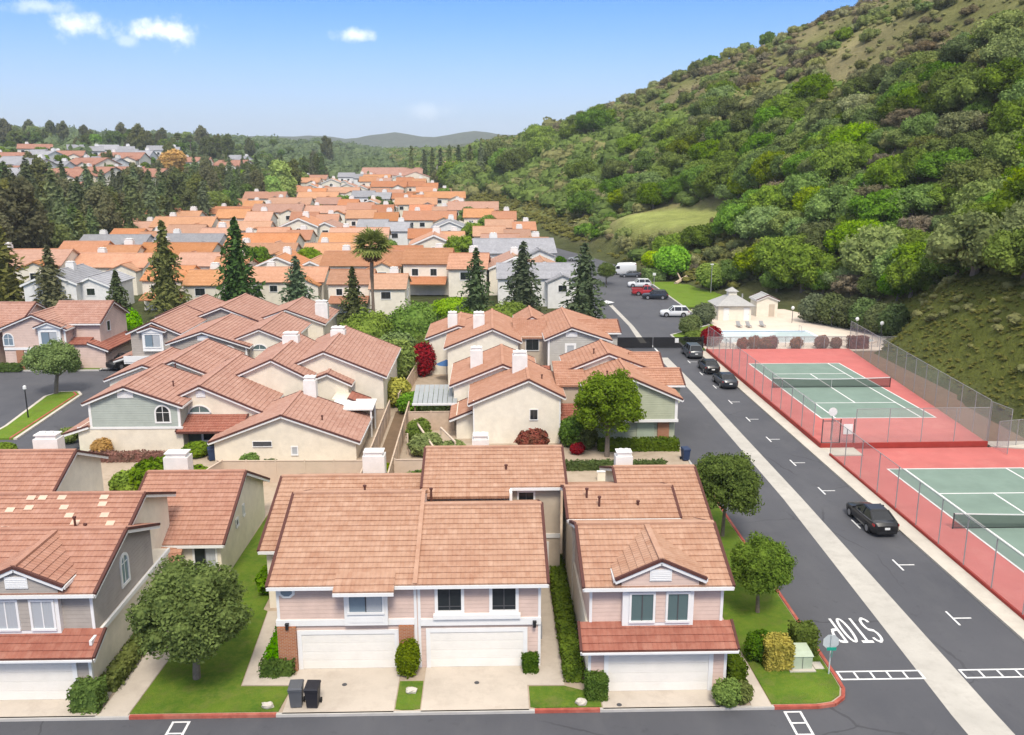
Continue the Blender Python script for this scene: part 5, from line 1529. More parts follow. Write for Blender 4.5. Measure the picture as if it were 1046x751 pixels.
bush('orange_bush', 'orange flowering bush against the sage house wall', -32.3, 70.8, .75, 1.5, 'leaf_gold'); bush('dark_bush', 'dark bush in front of the sage house porch', -24.5, 70.6, 1.0, 1.2, 'leaf_lime')
for x, y, r, h, m, lb in ((-19.0, 66.6, .75, 1.5, 'leaf_lime', 'upright bright shrub at the left end of the tan fence'), (-17.2, 65.6, .8, 1.3, 'leaf_oak', 'dark shrub behind the tan fence'), (-11.4, 65.3, .7, 1.0, 'leaf_lime', 'small round shrub right along the tan fence'), (-8.2, 65.6, .6, .9, 'leaf_lime', 'small shrub beside the duplex chimney'), (-5.6, 62.0, .9, 1.5, 'leaf_oak', 'white flecked shrub behind the duplex roof'),
        (-5.4, 70.5, 1.3, 1.8, 'leaf_oak', 'dark shrub in the yard right of the alley'), (-6.2, 73.5, 1.0, 2.2, 'leaf_lime', 'leafy shrub against the alley fence'), (-12.2, 71.8, .8, 1.0, 'leaf_oak', 'low dark shrub below the cream gable corner'),
        (-9.8, 86.6, 1.7, 2.6, 'leaf_yellow', 'yellow bush at the head of the alley'), (-7.6, 83.6, 1.4, 2.0, 'leaf_lime', 'bright bush at the head of the alley'), (-5.2, 83.4, 1.7, 2.2, 'leaf_bright', 'green bush hanging over the grey awning'), (-11.8, 87.8, 1.0, 2.2, 'leaf_lime', 'bush left of the yellow one'),
        (-7.9, 99.5, 1.5, 3.6, 'leaf_red', 'deep red shrub at the end of the board fence'), (-10.6, 96.5, 2.2, 4.6, 'leaf_lime', 'bright green shrub left of the red one'), (-6.2, 107, 3.0, 3.6, 'leaf_oak', 'dense dark green shrub behind the red one'), (-11.5, 105, 2.4, 3.8, 'leaf_oak', 'dark shrub behind the bright one'), (-15, 103, 2.3, 3.6, 'leaf_oak', 'dark shrub right of the second white chimney'),
        (-10.2, 115, 3.3, 6.0, 'leaf_lime', 'yellow-green round tree right of the palm'), (-15.6, 110, 3.2, 5.6, 'leaf_oak', 'dark tree at the foot of the palm'), (-3.6, 121, 3.4, 3.8, 'leaf_oak', 'broad dark shrub below the slim blue-green conifer'), (2.5, 127, 3.2, 4.2, 'leaf_oak', 'broad dark shrub below the conifer pair'), (7.6, 120, 2.2, 2.8, 'leaf_gold', 'golden shrub behind the taupe gable'), (-6, 140, 3.2, 3, 'leaf_light', 'bright lime shrub behind the dark shrubs'),
        (15.0, 113, 1.3, 2.2, 'leaf_gold', 'small golden shrub at the left end of the vehicle gate'), (-40, 106.5, 1.2, 1.9, 'leaf_hedge', 'dark rounded shrub beside the black parked car'), (-47.7, 117, 1.3, 4.8, 'leaf_light', 'bright light green young tree behind the pink house'), (-46.2, 120, 1.6, 2.8, 'leaf_oak', 'dark shrub beside the bright young tree'),
        (-49.4, 103.2, .8, 1.5, 'leaf_hedge', 'round shrub at the pink house corner'), (-37, 75, .9, 1.2, 'leaf_oak', 'dark shrub at the left wall of the sage house'), (-44, 70, 1.5, 1.5, 'leaf_lime', 'long bushy shrub at the near end of the island'), (-40.5, 70.5, 1.2, 1.2, 'leaf_lime', 'bushy shrub below the island')):
    bush('garden_shrub', lb, x, y, r, h, m, cat='shrub', size=max(.16, min(.4, r * .2)))
hedge('clipped_hedge', 'square hedge behind the parked black car, left one', -45.5, -43.6, 113, 114.4, 1.9, size=.25); hedge('clipped_hedge', 'square hedge behind the parked black car, right one', -42.8, -39.8, 113, 114.4, 2.0, size=.25)
hedge('clipped_hedge', 'low hedge under the arched window of the pink house', -58, -55.4, 102.6, 103.4, .9, 'leaf_hedge', size=.2)
for i, x in enumerate((33.4, 35.0, 36.4, 37.4, 40.6, 44.0, 45.9)):
    bush('red_tipped_shrub', f'red-tipped shrub in the row between court and pool, {ORD[i] if i else "first"} from the street', x, 113.5 + .1 * (i % 2), .7 + .1 * (i % 3), 1.5 + .2 * (i % 2), 'leaf_redtip', group='red-tipped shrubs before the pool', size=.22)
hedge('clipped_hedge', 'red-tipped clipped hedge in front of the spa pool', 47.6, 50.2, 113.2, 114.3, 1.6, 'leaf_redtip', size=.22)
bush('red_dome_bush', 'large round rust red bush beside the silver SUV', 29.9, 116.2, 1.35, 2.5, 'leaf_red', size=.25)
bush('dark_bush', 'dark clipped bush at the end of the verge by the gate', 28.9, 124.5, 1.5, 2.6, 'needle_dark', size=.3); bush('dark_bush', 'dark clipped bush left of the pool house', 33.0, 133.5, 1.7, 3.0, 'needle_dark', size=.3); bush('verge_bush', 'bright bush on the verge by the gate', 28.4, 119.5, 1.3, 1.3, 'leaf_lime', size=.25)
for i, (x, y) in enumerate(((50.2, 134), (52.0, 131.5), (53.6, 129), (55, 126.5), (56.2, 124), (57, 121))):
    bush('dark_conifer_hedge', f'dark tall shrub behind the pool deck, {"first" if not i else ORD[i]} from the shed', x, y, 2.1, 4.2 + .4 * (i % 2), 'needle_dark', group='dark tall shrubs behind the pool deck', size=.4)
hedge('long_hedge', 'trimmed shrub bank at the left end of the verge', 33, 37.5, 186, 190, 2.2, 'leaf_bank' if 0 else 'leaf_lime', size=.4)

# ------------------------------------------------------------------ belt of trees left of the rows, trees on the left hill
bA = tree_proto('belt_tree', conifer(16, 3.6, 22, 7, 1.5, .2, .55, .08, .35, .5), 'needle_dark', trunk_mb(15, .3, (0, 0), 0), 'bark_dark'); PROTO.append(bA)
bB = tree_proto('belt_tree', blob_crown(clumps(3.8, 14, 26, 9.2, (.26, .44), 31, 1.2, -.9), 3000, .7, .72, .7, .7), 'needle_brown', trunk_mb(10, .28, (0, 0), 3), 'bark_dark'); PROTO.append(bB)
bC = tree_proto('belt_tree', blob_crown(clumps(4.8, 8.6, 26, 6.4, (.22, .38), 33), 3000, .7, .75, .7, .7), 'leaf_oak', trunk_mb(7, .3, (.3, 0), 3), 'bark_dark'); PROTO.append(bC)
cyp = tree_proto('cypress_tree', conifer(20, 2.6, 22, 8, 1.6, -.1, .45, .04, .2, .6), 'needle_dark', trunk_mb(19, .3, (0, 0), 0), 'bark_dark'); PROTO.append(cyp)
gold = tree_proto('golden_tree', blob_crown(lobes(4.2, 8, 6, 6, .5, (.4, .5), 41), 1500, .9, .8), 'leaf_gold', trunk_mb(5, .25, (0, 0), 3)); PROTO.append(gold)
lime = tree_proto('lime_tree', blob_crown(lobes(4.6, 15, 8, 9, .5, (.4, .52), 43), 2000, 1.0, .8), 'leaf_light', trunk_mb(8, .25, (0, 0), 3)); PROTO.append(lime)
BG = 'trees of the dark belt left of the townhouse rows'
n_b = 0
for r_ in range(5):
    for px in np.arange(-30, 345, 9 + r_ * .8):
        py = np.interp(px, [-30, 0, 100, 200, 330], [298, 290, 264, 236, 202]) - r_ * np.interp(px, [-30, 330], [15, 5]) + rr_.uniform(-3, 3)
        if r_ == 0 and rr_.random() < .25: continue
        x, y = land(px + rr_.uniform(-3, 3), py)
        if y > 560 or x > -92: continue
        p = rr_.choice((bA, bA, bA, bB, bB, bC)); s = rr_.uniform(.75, 1.15) * (1.2 if px < 70 else 1)
        lb = {bA: 'dark spiry conifer in the tree belt left of the townhouse rows', bB: 'tall brownish round-topped tree in the belt left of the townhouse rows', bC: 'broad green tree in the belt left of the townhouse rows'}[p]
        set_tree(p, 'belt_tree', lb, 'tree', (x, y, tz(x, y)), rr_.uniform(0, 6), s, BG); n_b += 1
for px, py, p, s, nm, lb in ((178, 192, gold, 1.9, 'golden_tree', 'golden orange tree standing above the dark belt'), (290, 212, lime, 1.25, 'lime_tree', 'bright lime tree at the right end of the dark belt'), (281, 216, lime, .9, 'lime_tree', 'smaller lime tree left of the bright one'), (10, 232, lime, .8, 'lime_tree', 'lime tree at the left edge in the belt')):
    x, y = land(px, py); set_tree(p, nm, lb, 'tree', (x, y, tz(x, y)), 0, s)
for i, px in enumerate((421, 434, 442, 450, 459, 468, 479, 490)):
    x, y = land(px, 189); y = min(y, 575)
    x = (px - 498) * y / 900
    set_tree(cyp, 'cypress_tree', f'tall dark cypress in the far row, {"first" if not i else ORD[i]} from the pink roofed building', 'tree', (x, y, tz(x, y)), i, (1.1, 1.1, rr_.uniform(.95, 1.15)), 'far row of dark cypresses')
HG = 'trees among the houses of the left hill'
for i in range(250):
    px = rr_.uniform(-30, 345); py = rr_.uniform(148, 205) - (0 if px < 200 else 8)
    x, y = land(px, py)
    if y > 1100 or x > -100: continue
    p = rr_.choice((bC, bC, bC, bB, bA)); s = rr_.uniform(.5, .95)
    lb = {bA: 'dark conifer among the houses of the left hill', bB: 'tall brownish tree among the houses of the left hill', bC: 'round green tree among the houses of the left hill'}[p]
    set_tree(p, 'suburb_tree', lb, 'tree', (x, y, tz(x, y)), rr_.uniform(0, 6), s, HG)
# small trees in the gaps of the rows
for i in range(60):
    y = rr_.choice([181, 182, 200, 201, 220, 242, 265, 290, 317, 346, 377]) + rr_.uniform(-1, 1); x = rr_.uniform(-85, float(interp(TOE, y)) - 16)
    set_tree(rr_.choice((bC, st)), 'garden_tree', 'green garden tree in a gap between the townhouse rows', 'tree', (x, y, tz(x, y)), i, rr_.uniform(.5, .8) if 1 else 1, 'garden trees between the townhouse rows')
#@@PART5
# ------------------------------------------------------------------ hillside vegetation
oakA = tree_proto('hill_tree', blob_crown(clumps(4.3, 5.8, 40, 3.0, (.19, .36), 51), 5200, .42, .72, .7, .7, (.75, 1.15)), 'leaf_oak', trunk_mb(3.4, .3, (.3, .2), 4, .7)); PROTO.append(oakA)
oakB = tree_proto('hill_tree', blob_crown(clumps(4.3, 6.2, 44, 3.1, (.17, .34), 57), 5200, .42, .72, .7, .7, (.75, 1.15)), 'leaf_lime', trunk_mb(3.4, .3, (.3, .2), 4, .7)); PROTO.append(oakB)
oakC = tree_proto('hill_tree', blob_crown(clumps(4.3, 5.0, 38, 2.6, (.18, .34), 59), 5200, .40, .70, .7, .7, (.75, 1.18)), 'leaf_olive', trunk_mb(3.0, .3, (.3, .2), 4, .7)); PROTO.append(oakC)
shA = thing('hill_shrub', 's', 'shrub'); link('foliage', mesh_np('foliage', *blob_crown(clumps(2.1, 2.6, 16, 1.0, (.26, .46), 61), 1100, .34, .8, .75, .7), 'leaf_olive'), shA); PROTO.append(shA)
shB = thing('hill_shrub', 's', 'shrub'); link('foliage', mesh_np('foliage', *blob_crown(clumps(2.2, 2.2, 18, .8, (.22, .42), 63), 1100, .32, .7, .75, .7), 'leaf_brown'), shB); PROTO.append(shB)
shC = thing('hill_shrub', 's', 'shrub'); link('foliage', mesh_np('foliage', *blob_crown(clumps(2.1, 2.8, 16, 1.1, (.26, .46), 67), 1100, .34, .8, .75, .7), 'leaf_oak'), shC); PROTO.append(shC)
def bank_edge(y): return np.interp(y, [40, 60, 98, 110, 125, 131, 150], [15, 13, 11, 9.5, 7.5, 3.5, 2.5])
cand = []
g5 = np.random.default_rng(23)
NX = 40000
oakD = tree_proto('hill_tree', blob_crown(clumps(4.0, 4.6, 30, 2.5, (.14, .28), 71), 2600, .40, .7, 0, .7, (.6, 1.25)), 'leaf_brown', trunk_mb(3.6, .26, (.3, .2), 6, .8)); PROTO.append(oakD)
# even in depth as seen, so far slopes do not swallow all of them
cy_ = 40 + 1160 * g5.random(NX) ** 1.7; cs_ = 2 + 150 * g5.random(NX)
cx_ = interp(TOE, cy_) + cs_
cz_ = terr(cx_, cy_); ppx, ppy, pw = project(cx_, cy_, cz_)
den1 = vnoise(cx_, cy_, 30, 5.0); den2 = vnoise(cx_, cy_, 17, 8.0); fm = field_mask(cx_, cy_)
cell = {}
for i in range(NX):
    if not (-40 < ppx[i] < 1110 and -60 < ppy[i] < 460): continue
    s, y, x = cs_[i], cy_[i], cx_[i]
    if fm[i] > .42 and s < 90: continue
    w = max(200 - .155 * y, interp(TOE, y) + 75) - interp(TOE, y); t = s / w
    lowf = 1 - sstep((s - 50) / 34)
    if y < 150 and s < bank_edge(y) + 1.2 * den2[i]: continue        # low cover on the bank above the courts
    if 150 <= y < 420 and s < (3.5 if y < 265 else 12): continue
    u = g5.random()
    big = lowf > .45 + .25 * den1[i] and not (165 < y < 262 and s < 17 and g5.random() < .93)
    if y > 265 and s < 24 and u < .6: continue                          # open grass and low cover at the slope foot
    if not big and den2[i] > .16 - .34 * sstep((t - .35) / .3) and u < .9: continue           # clearings with dry grass
    if big: r = 2.7 + 3.2 * g5.random(); kind = 'oak'
    else: r = 1.1 + 1.9 * g5.random() ** 1.6; kind = 'sh'
    if y > 420: r *= 1.5
    key = (int(x // 6), int(y // 6)); ok = True
    for a in (-1, 0, 1):
        for b in (-1, 0, 1):
            for (qx, qy, qr) in cell.get((key[0] + a, key[1] + b), ()):
                if (qx - x) ** 2 + (qy - y) ** 2 < ((.43 if kind == 'oak' else .56) * (r + qr)) ** 2: ok = False; break
            if not ok: break
        if not ok: break
    if not ok: continue
    cell.setdefault(key, []).append((x, y, r))
    n = den1[i] + .5 * den2[i] + g5.normal(0, .35)
    if kind == 'oak': kk = 'oakD' if g5.random() < .09 else ('oakB' if n > .2 else ('oakC' if n < -.55 else 'oakA'))
    else: kk = 'shB' if n < -.45 else ('shC' if n > .25 else 'shA')
    cand.append((r / pw[i], kk, x, y, r))
cand.sort(reverse=True)
P5 = {'oakA': oakA, 'oakB': oakB, 'oakC': oakC, 'oakD': oakD, 'shA': shA, 'shB': shB, 'shC': shC}
L5 = {'oakA': ('hill_tree', 'dark green rounded oak on the lower slope of the big hillside', 'tree'), 'oakB': ('hill_tree', 'fresh green rounded tree on the lower slope of the big hillside', 'tree'), 'oakC': ('hill_tree', 'dull olive spreading tree on the lower slope of the big hillside', 'tree'),
      'oakD': ('hill_tree', 'sparse brown half-bare tree on the lower slope of the big hillside', 'tree'),
      'shA': ('hill_shrub', 'olive scrub bush on the big hillside', 'shrub'), 'shB': ('hill_shrub', 'brownish dry bush on the big hillside', 'shrub'), 'shC': ('hill_shrub', 'dark green scrub bush on the big hillside', 'shrub')}
count = {'oak': 0, 'sh': 0}; rest = []
for q, kk, x, y, r in cand:
    fam = kk[:-1]
    if count[fam] < 290:
        count[fam] += 1
        base = 4.0 if fam == 'oak' else 2.0
        s = r / base
        nm, lb, ctg = L5[kk]
        set_tree(P5[kk], nm, lb, ctg, (x, y, tz(x, y) - .15 * s), g5.uniform(0, 6.28), (s, s * g5.uniform(.85, 1.1), s * g5.uniform(.85, 1.15)), 'trees and bushes on the big hillside')
    else: rest.append((kk, x, y, r))
def scatter(name, items, leaf, cards_n, size, flat=.62, nu=8, nv=5):
    """one mass of small bushes: items (x,y,r)"""
    parts = []
    it = np.array(items, float)
    if len(it) == 0: return
    zz = terr(it[:, 0], it[:, 1])
    protos = []
    for j in range(5):
        b = [(0, 0, .35, 1, 1, flat + .1 * (j % 2)), (.45 * math.cos(j * 2), .45 * math.sin(j * 2), .5, .62, .62, .5), (-.4 * math.cos(j + 1), .4, .4, .6, .6, .5)]
        protos.append(blob_crown(b, cards_n, size, .84, .8, .7, (.82, 1.12)))
    Vs, Fs, o = [], [], 0
    for i in range(len(it)):
        V, F = protos[i % 5]; a = i * 2.4; c, s = math.cos(a), math.sin(a)
        k_ = it[i, 2] * np.array([1, 1, .9 + .3 * ((i * 7) % 5) / 5])
        W = np.stack([V[:, 0] * c - V[:, 1] * s, V[:, 0] * s + V[:, 1] * c, V[:, 2]], 1) * k_ + np.array([it[i, 0], it[i, 1], zz[i] - .1 * it[i, 2]])
        Vs.append(W); Fs.append(F + o); o += len(V)
    tag(link(name, mesh_np(name, np.concatenate(Vs), np.concatenate(Fs), leaf)), kind='stuff')
m_leaf('scrub_dark', (.040, .062, .017), (.095, .13, .032), scale=.06, rnd=0); m_leaf('scrub_brown', (.07, .062, .034), (.13, .108, .06), scale=.06, rnd=0)
scatter('hillside_scrub', [(x, y, r) for kk, x, y, r in rest if kk in ('shA', 'oakC', 'oakD')][:1900], 'leaf_scrub', 60, .34)
scatter('hillside_scrub', [(x, y, r) for kk, x, y, r in rest if kk in ('shC', 'oakA', 'oakB')][:1900], 'scrub_dark', 60, .34)
scatter('hillside_scrub', [(x, y, r) for kk, x, y, r in rest if kk == 'shB'][:1200], 'scrub_brown', 60, .34)
# small tufts in the clearings, ground cover on the bank, weeds at the slope foot
tu = []
for i in range(5200):
    y = 60 + 460 * g5.random() ** 1.5; s = 4 + 140 * g5.random(); x = float(interp(TOE, y)) + s
    if field_mask(np.array(x), np.array(y)) > .1: continue
    tu.append((x, y, g5.uniform(.35, .9)))
scatter('hillside_tufts', tu, 'leaf_scrub', 16, .6, .5, 6, 4)
bk = []
for i in range(3000):
    y = g5.uniform(30, 150); s = g5.uniform(.8, 16); x = float(interp(TOE, y)) + s
    if s > bank_edge(y) + 2: continue
    bk.append((x, y, g5.uniform(.15, .36)))
for i in range(1500):
    y = g5.uniform(165, 420); s = g5.uniform(1, 28); x = float(interp(TOE, y)) + s
    if field_mask(np.array(x), np.array(y)) > .1: continue
    bk.append((x, y, g5.uniform(.6, 1.5)))
scatter('bank_ground_cover', bk, 'leaf_bank', 26, .42, .20)
# far woodland that reads as one mass
fw = []
for i in range(9000):
    y = 520 + 900 * g5.random() ** 1.2; x = g5.uniform(-.62 * y, min(-.03 * y, float(interp(TOE, y)) + 30))
    if y < 640 and -150 < x < float(interp(TOE, y)) - 5 and g5.random() < .6: continue
    fw.append((x, y, g5.uniform(2.5, 5.5) * (1.5 if g5.random() < .12 else 1)))
    if len(fw) > 2600: break
scatter('distant_woods', fw, 'leaf_far', 34, .42, .95)
ow = []
for i in range(700):
    x = g5.uniform(-900, 300); y = g5.uniform(1850, 2250); ow.append((x, y, g5.uniform(5, 10)))
for i in range(70):
    px = g5.uniform(-10, 345); y = g5.uniform(620, 880); x = (px - 498) * y / 900
    set_tree((bC, bB)[i % 2], 'skyline_tree', 'tree standing up on the skyline of the left hill', 'tree', (x, y, tz(x, y)), i, g5.uniform(.7, 1.5), 'trees on the skyline of the left hill')
# palms on the skyline of the left hill
sk = palm(11.5); PROTO.append(sk)
for i, (px, py) in enumerate(((147, 148), (193, 152), (226, 156), (232, 157), (205, 154))):
    d = land(px, py + 10); y = min(d[1], 820); x = (px - 498) * y / 900
    set_tree(sk, 'palm_tree', 'thin palm on the skyline of the left hill', 'tree', (x, y, tz(x, y)), i, 1.3, 'palms on the skyline')
for i, (px, py) in enumerate(((822, 20), (829, 16), (850, 6), (857, 4))):
    y = 385 - i * 6; x = (px - 498) * y / 900
    set_tree(sk, 'palm_tree', 'small palm on the crest of the big hillside', 'tree', (x, y, tz(x, y) - 2), i, .45, 'palms on the hill crest')
k = Kit('hilltop_house', 'small pale house just showing on the crest of the hillside', 'house', (0, 0, 0))
gable(k, 'x', -4, 0, 4, -6, 6, -4, 3, 4.5, 3, 'cream_pale', 'tile_pink', trim=False, course=.6); window(k, '-y', -4, -3, 2, .8, 2.2, 'glass_dark')
hh = k.done(); hh.location = ((816 - 498) * 400 / 900, 400, tz((816 - 498) * 400 / 900, 400)); hh.scale = (.7, .7, .7)
# fallen trunk on the verge
x, y = land(690, 291)
ft = link('fallen_trunk', None); mb = MB()
mb.tube([(0, 0, .2), (3.0, 3.5, 1.2), (6.0, 8, 3.0), (8.2, 12, 4.6)], [.38, .32, .24, .12], 8); mb.tube([(1.6, 2, .6), (1.2, 4.5, 2.0), (2.0, 6.5, 3.2)], [.2, .15, .07], 7)
bpy.data.objects.remove(ft)
ft = link('leaning_trunk', mb.mesh('leaning_trunk', 'fence_wood', smooth=True), None, (x, y, tz(x, y)))
tag(ft, 'bare pale leaning tree trunk on the verge above the parked cars', 'tree trunk')

# ------------------------------------------------------------------ vehicles
def loft(mb, st, sect):
    rings = [sect(*s) for s in st]
    n = len(rings[0])
    for a, b in zip(rings[:-1], rings[1:]):
        for i in range(n):
            j = (i + 1) % n
            mb.face([a[i], b[i], b[j], a[j]])
    mb.face(rings[0]); mb.face(rings[-1][::-1])
def sect(y, zb, zt, hw):
    h = zt - zb
    half = [(hw * .86, zb), (hw * .97, zb + h * .14), (hw, zb + h * .45), (hw * .985, zb + h * .72), (hw * .93, zb + h * .93), (hw * .80, zt)]
    return [(x, y, z) for x, z in half] + [(0, y, zt + .02)] + [(-x, y, z) for x, z in half[::-1]]
def car(kind, paint, name, label, cat, loc, rz, group=None):
    o = thing(name, label, cat, loc, rz, group)
    if kind == 'sedan':
        L = 4.75; st = [(2.36, .34, .60, .60), (2.24, .24, .72, .80), (1.95, .2, .80, .88), (1.2, .18, .90, .91), (.75, .18, .95, .91), (-.3, .18, .97, .92), (-1.4, .18, 1.0, .91), (-1.9, .2, 1.03, .88), (-2.22, .26, 1.0, .84), (-2.37, .36, .82, .70)]
        cab = (.95, -1.95, .10, -1.05, .93, 1.43, .80, .58)
    elif kind == 'suv':
        L = 4.7; st = [(2.34, .40, .75, .62), (2.22, .28, .92, .82), (1.95, .24, 1.0, .90), (1.2, .22, 1.06, .93), (.6, .22, 1.08, .93), (-1.4, .22, 1.10, .93), (-2.0, .24, 1.12, .91), (-2.26, .3, 1.08, .86), (-2.36, .42, .95, .76)]
        cab = (1.0, -2.3, .30, -1.75, 1.04, 1.70, .84, .64)
    elif kind == 'pickup':
        L = 5.5; st = [(2.74, .45, .85, .7), (2.6, .32, 1.0, .88), (2.2, .28, 1.08, .95), (1.4, .26, 1.12, .97), (.4, .26, 1.14, .97), (-.7, .26, 1.14, .97), (-2.0, .28, 1.14, .96), (-2.66, .32, 1.12, .94), (-2.74, .42, 1.0, .9)]
        cab = (1.25, -.75, .55, -.45, 1.10, 1.80, .86, .68)
    else:
        L = 5.9; st = [(2.94, .45, .9, .7), (2.8, .32, 1.15, .90), (2.4, .28, 1.35, .97), (1.9, .28, 1.62, .98), (1.2, .28, 2.42, .99), (.8, .28, 2.58, .99), (-1.0, .28, 2.66, .99), (-2.6, .28, 2.64, .98), (-2.9, .30, 2.55, .96), (-2.95, .4, 2.3, .92)]
        cab = None
    mb = MB(); loft(mb, st, sect)
    link('body', mb.mesh('body', paint, smooth=False), o)
    me = o.children[0].data
    # weld the loft so that it shades as one skin
    import bmesh
    bm = bmesh.new(); bm.from_mesh(me); bmesh.ops.remove_doubles(bm, verts=bm.verts, dist=.0005); bmesh.ops.recalc_face_normals(bm, faces=bm.faces)
    for f in bm.faces: f.smooth = len(f.verts) == 4
    for e_ in bm.edges:
        if len(e_.link_faces) == 2 and e_.link_faces[0].normal.angle(e_.link_faces[1].normal, 0) > .75: e_.smooth = False
    bm.to_mesh(me); bm.free()
    if cab:
        f0, r0, f1, r1, zb, zr, hb, ht = cab
        zm = zb + (zr - zb) * .86; q = .93
        lo = [(-hb, r0), (hb, r0), (hb, f0), (-hb, f0)]; hi = [(-ht, r1), (ht, r1), (ht, f1), (-ht, f1)]
        mb = MB(); mb.hexa([(x, y, zb) for x, y in lo] + [(x, y, zr - .02) for x, y in hi])
        link('windows', mb.mesh('windows', 'car_glass'), o)
        mb = MB()
        mb.hexa([(x * 1.03, y + (.05 if y == f1 else -.05), zr - .035) for x, y in hi] + [(x * .94, y + (-.10 if y == f1 else .10), zr + .035) for x, y in hi])
        for (x, y), (x2, y2) in zip(lo, hi): mb.bar((x, y, zb), (x2 * 1.02, y2, zr - .02), .08, .07)
        for sx in (-1, 1):
            for yy in ((f1 + r1) / 2 + .12,) if kind != 'suv' else (.15 * 1, -1.0):
                mb.bar((sx * (hb + .006), yy - .05, zb), (sx * (ht + .012), yy - .02, zr - .02), .09, .03)
        link('roof', mb.mesh('roof', paint), o)
    else:
        mb = MB(); mb.hexa([(-.86, 1.86, 1.66), (.86, 1.86, 1.66), (.86, 1.93, 1.64), (-.86, 1.93, 1.64), (-.74, 1.24, 2.36), (.74, 1.24, 2.36), (.74, 1.31, 2.38), (-.74, 1.31, 2.38)])
        for sx in (-1, 1): mb.box(sx * .95, sx * 1.0, .75, 1.5, 1.35, 1.98)
        link('windows', mb.mesh('windows', 'car_glass'), o)
    if kind == 'pickup':
        mb = MB(); mb.box(-.78, .78, -2.6, -.85, 1.10, 1.175); link('bed_liner', mb.mesh('bed_liner', 'dark_grey'), o)
        mb = MB()
        for x0, x1, y0, y1 in ((-.95, -.8, -2.7, -.8), (.8, .95, -2.7, -.8), (-.95, .95, -2.74, -2.6)): mb.box(x0, x1, y0, y1, 1.0, 1.32)
        link('bed_sides', mb.mesh('bed_sides', paint), o)
    W_ = st[4][3]; wr = .33 if kind == 'sedan' else .37
    for sx in (-1, 1):
        for yy in (L * .295, -L * .285):
            mb = MB(); mb.tube([(sx * (W_ - .20), yy, wr), (sx * (W_ - .17), yy, wr), (sx * (W_ - .02), yy, wr), (sx * (W_ + .012), yy, wr)], [wr * .9, wr, wr, wr * .93], 18)
            w = link('wheel', mb.mesh('wheel', 'tyre'), o)
            mb = MB(); mb.tube([(sx * (W_ + .0), yy, wr), (sx * (W_ + .022), yy, wr)], wr * .66, 14)
            link('rim', mb.mesh('rim', 'rim'), w)
            mb = MB(); mb.tube([(sx * (W_ - .3), yy, wr + .03), (sx * (W_ + .004), yy, wr + .03)], wr * 1.16, 18); link('wheel_arch', mb.mesh('wheel_arch', 'black_metal'), o)
    fr, bk_ = st[1], st[-2]
    for sx in (-1, 1):
        zf = fr[2] - .14; mb = MB(); mb.hexa([(sx * (fr[3] - .34), 2.0 + fr[0] - 2.02 + .02, zf - .06), (sx * (fr[3] - .02), fr[0] - .05, zf - .04), (sx * (fr[3] - .01), fr[0] - .2, zf - .03), (sx * (fr[3] - .34), fr[0] - .1, zf - .06),
                 (sx * (fr[3] - .34), fr[0] + .0, zf + .07), (sx * (fr[3] - .03), fr[0] - .06, zf + .09), (sx * (fr[3] - .02), fr[0] - .22, zf + .10), (sx * (fr[3] - .34), fr[0] - .1, zf + .07)])
        link('headlight', mb.mesh('headlight', 'lamp_clear'), o)
        zt = bk_[2] - .16; mb = MB(); mb.hexa([(sx * (bk_[3] - .36), bk_[0] - .09, zt - .07), (sx * (bk_[3] + .012), bk_[0] - .02, zt - .07), (sx * (bk_[3] + .03), bk_[0] + .24, zt - .05), (sx * (bk_[3] - .36), bk_[0] + .1, zt - .05),
                 (sx * (bk_[3] - .36), bk_[0] - .05, zt + .07), (sx * (bk_[3] + .0), bk_[0] + .0, zt + .07), (sx * (bk_[3] + .015), bk_[0] + .24, zt + .06), (sx * (bk_[3] - .36), bk_[0] + .1, zt + .06)])
        link('tail_light', mb.mesh('tail_light', 'lamp_red'), o)
        ym = cab[0] - .35 if cab else 1.7
        zmr = (cab[4] if cab else 1.5) + .05
        mb = MB(); mb.box(sx * (W_ - .02), sx * (W_ + .18), ym - .05, ym + .06, zmr, zmr + .14); link('mirror', mb.mesh('mirror', paint), o)
    zp = bk_[1] + (bk_[2] - bk_[1]) * .55
    mb = MB(); mb.box(-.17, .17, st[-1][0] - .035, st[-1][0] + .1, zp - .08, zp + .06); link('licence_plate', mb.mesh('licence_plate', 'line_white'), o)
    mb = MB(); mb.box(-W_ * .72, W_ * .72, st[-1][0] - .02, st[-1][0] + .15, bk_[1] + .02, bk_[1] + .16); mb.box(-W_ * .6, W_ * .6, st[0][0] - .15, st[0][0] + .015, fr[1] + .06, fr[1] + .24)
    link('bumper_trim', mb.mesh('bumper_trim', 'black_metal'), o)
    return o
VG = 'vehicles parked along the street and lot'
car('sedan', 'car_black', 'sedan_car', 'black sedan parked alone beside the near tennis court', 'car', (25.75, 55.3, .002), R(1), VG)
car('sedan', 'car_navy', 'sedan_car', 'dark sedan, nearest of the three parked beside the far court', 'car', (26.1, 94.6, .002), R(1), VG)
car('sedan', 'car_black', 'sedan_car', 'black sedan between the silver SUV and another dark sedan', 'car', (26.0, 101.6, .002), R(-1), VG)
car('suv', 'car_grey', 'suv_car', 'grey silver SUV parked at the black vehicle gate', 'car', (25.9, 110.0, .002), R(1), VG)
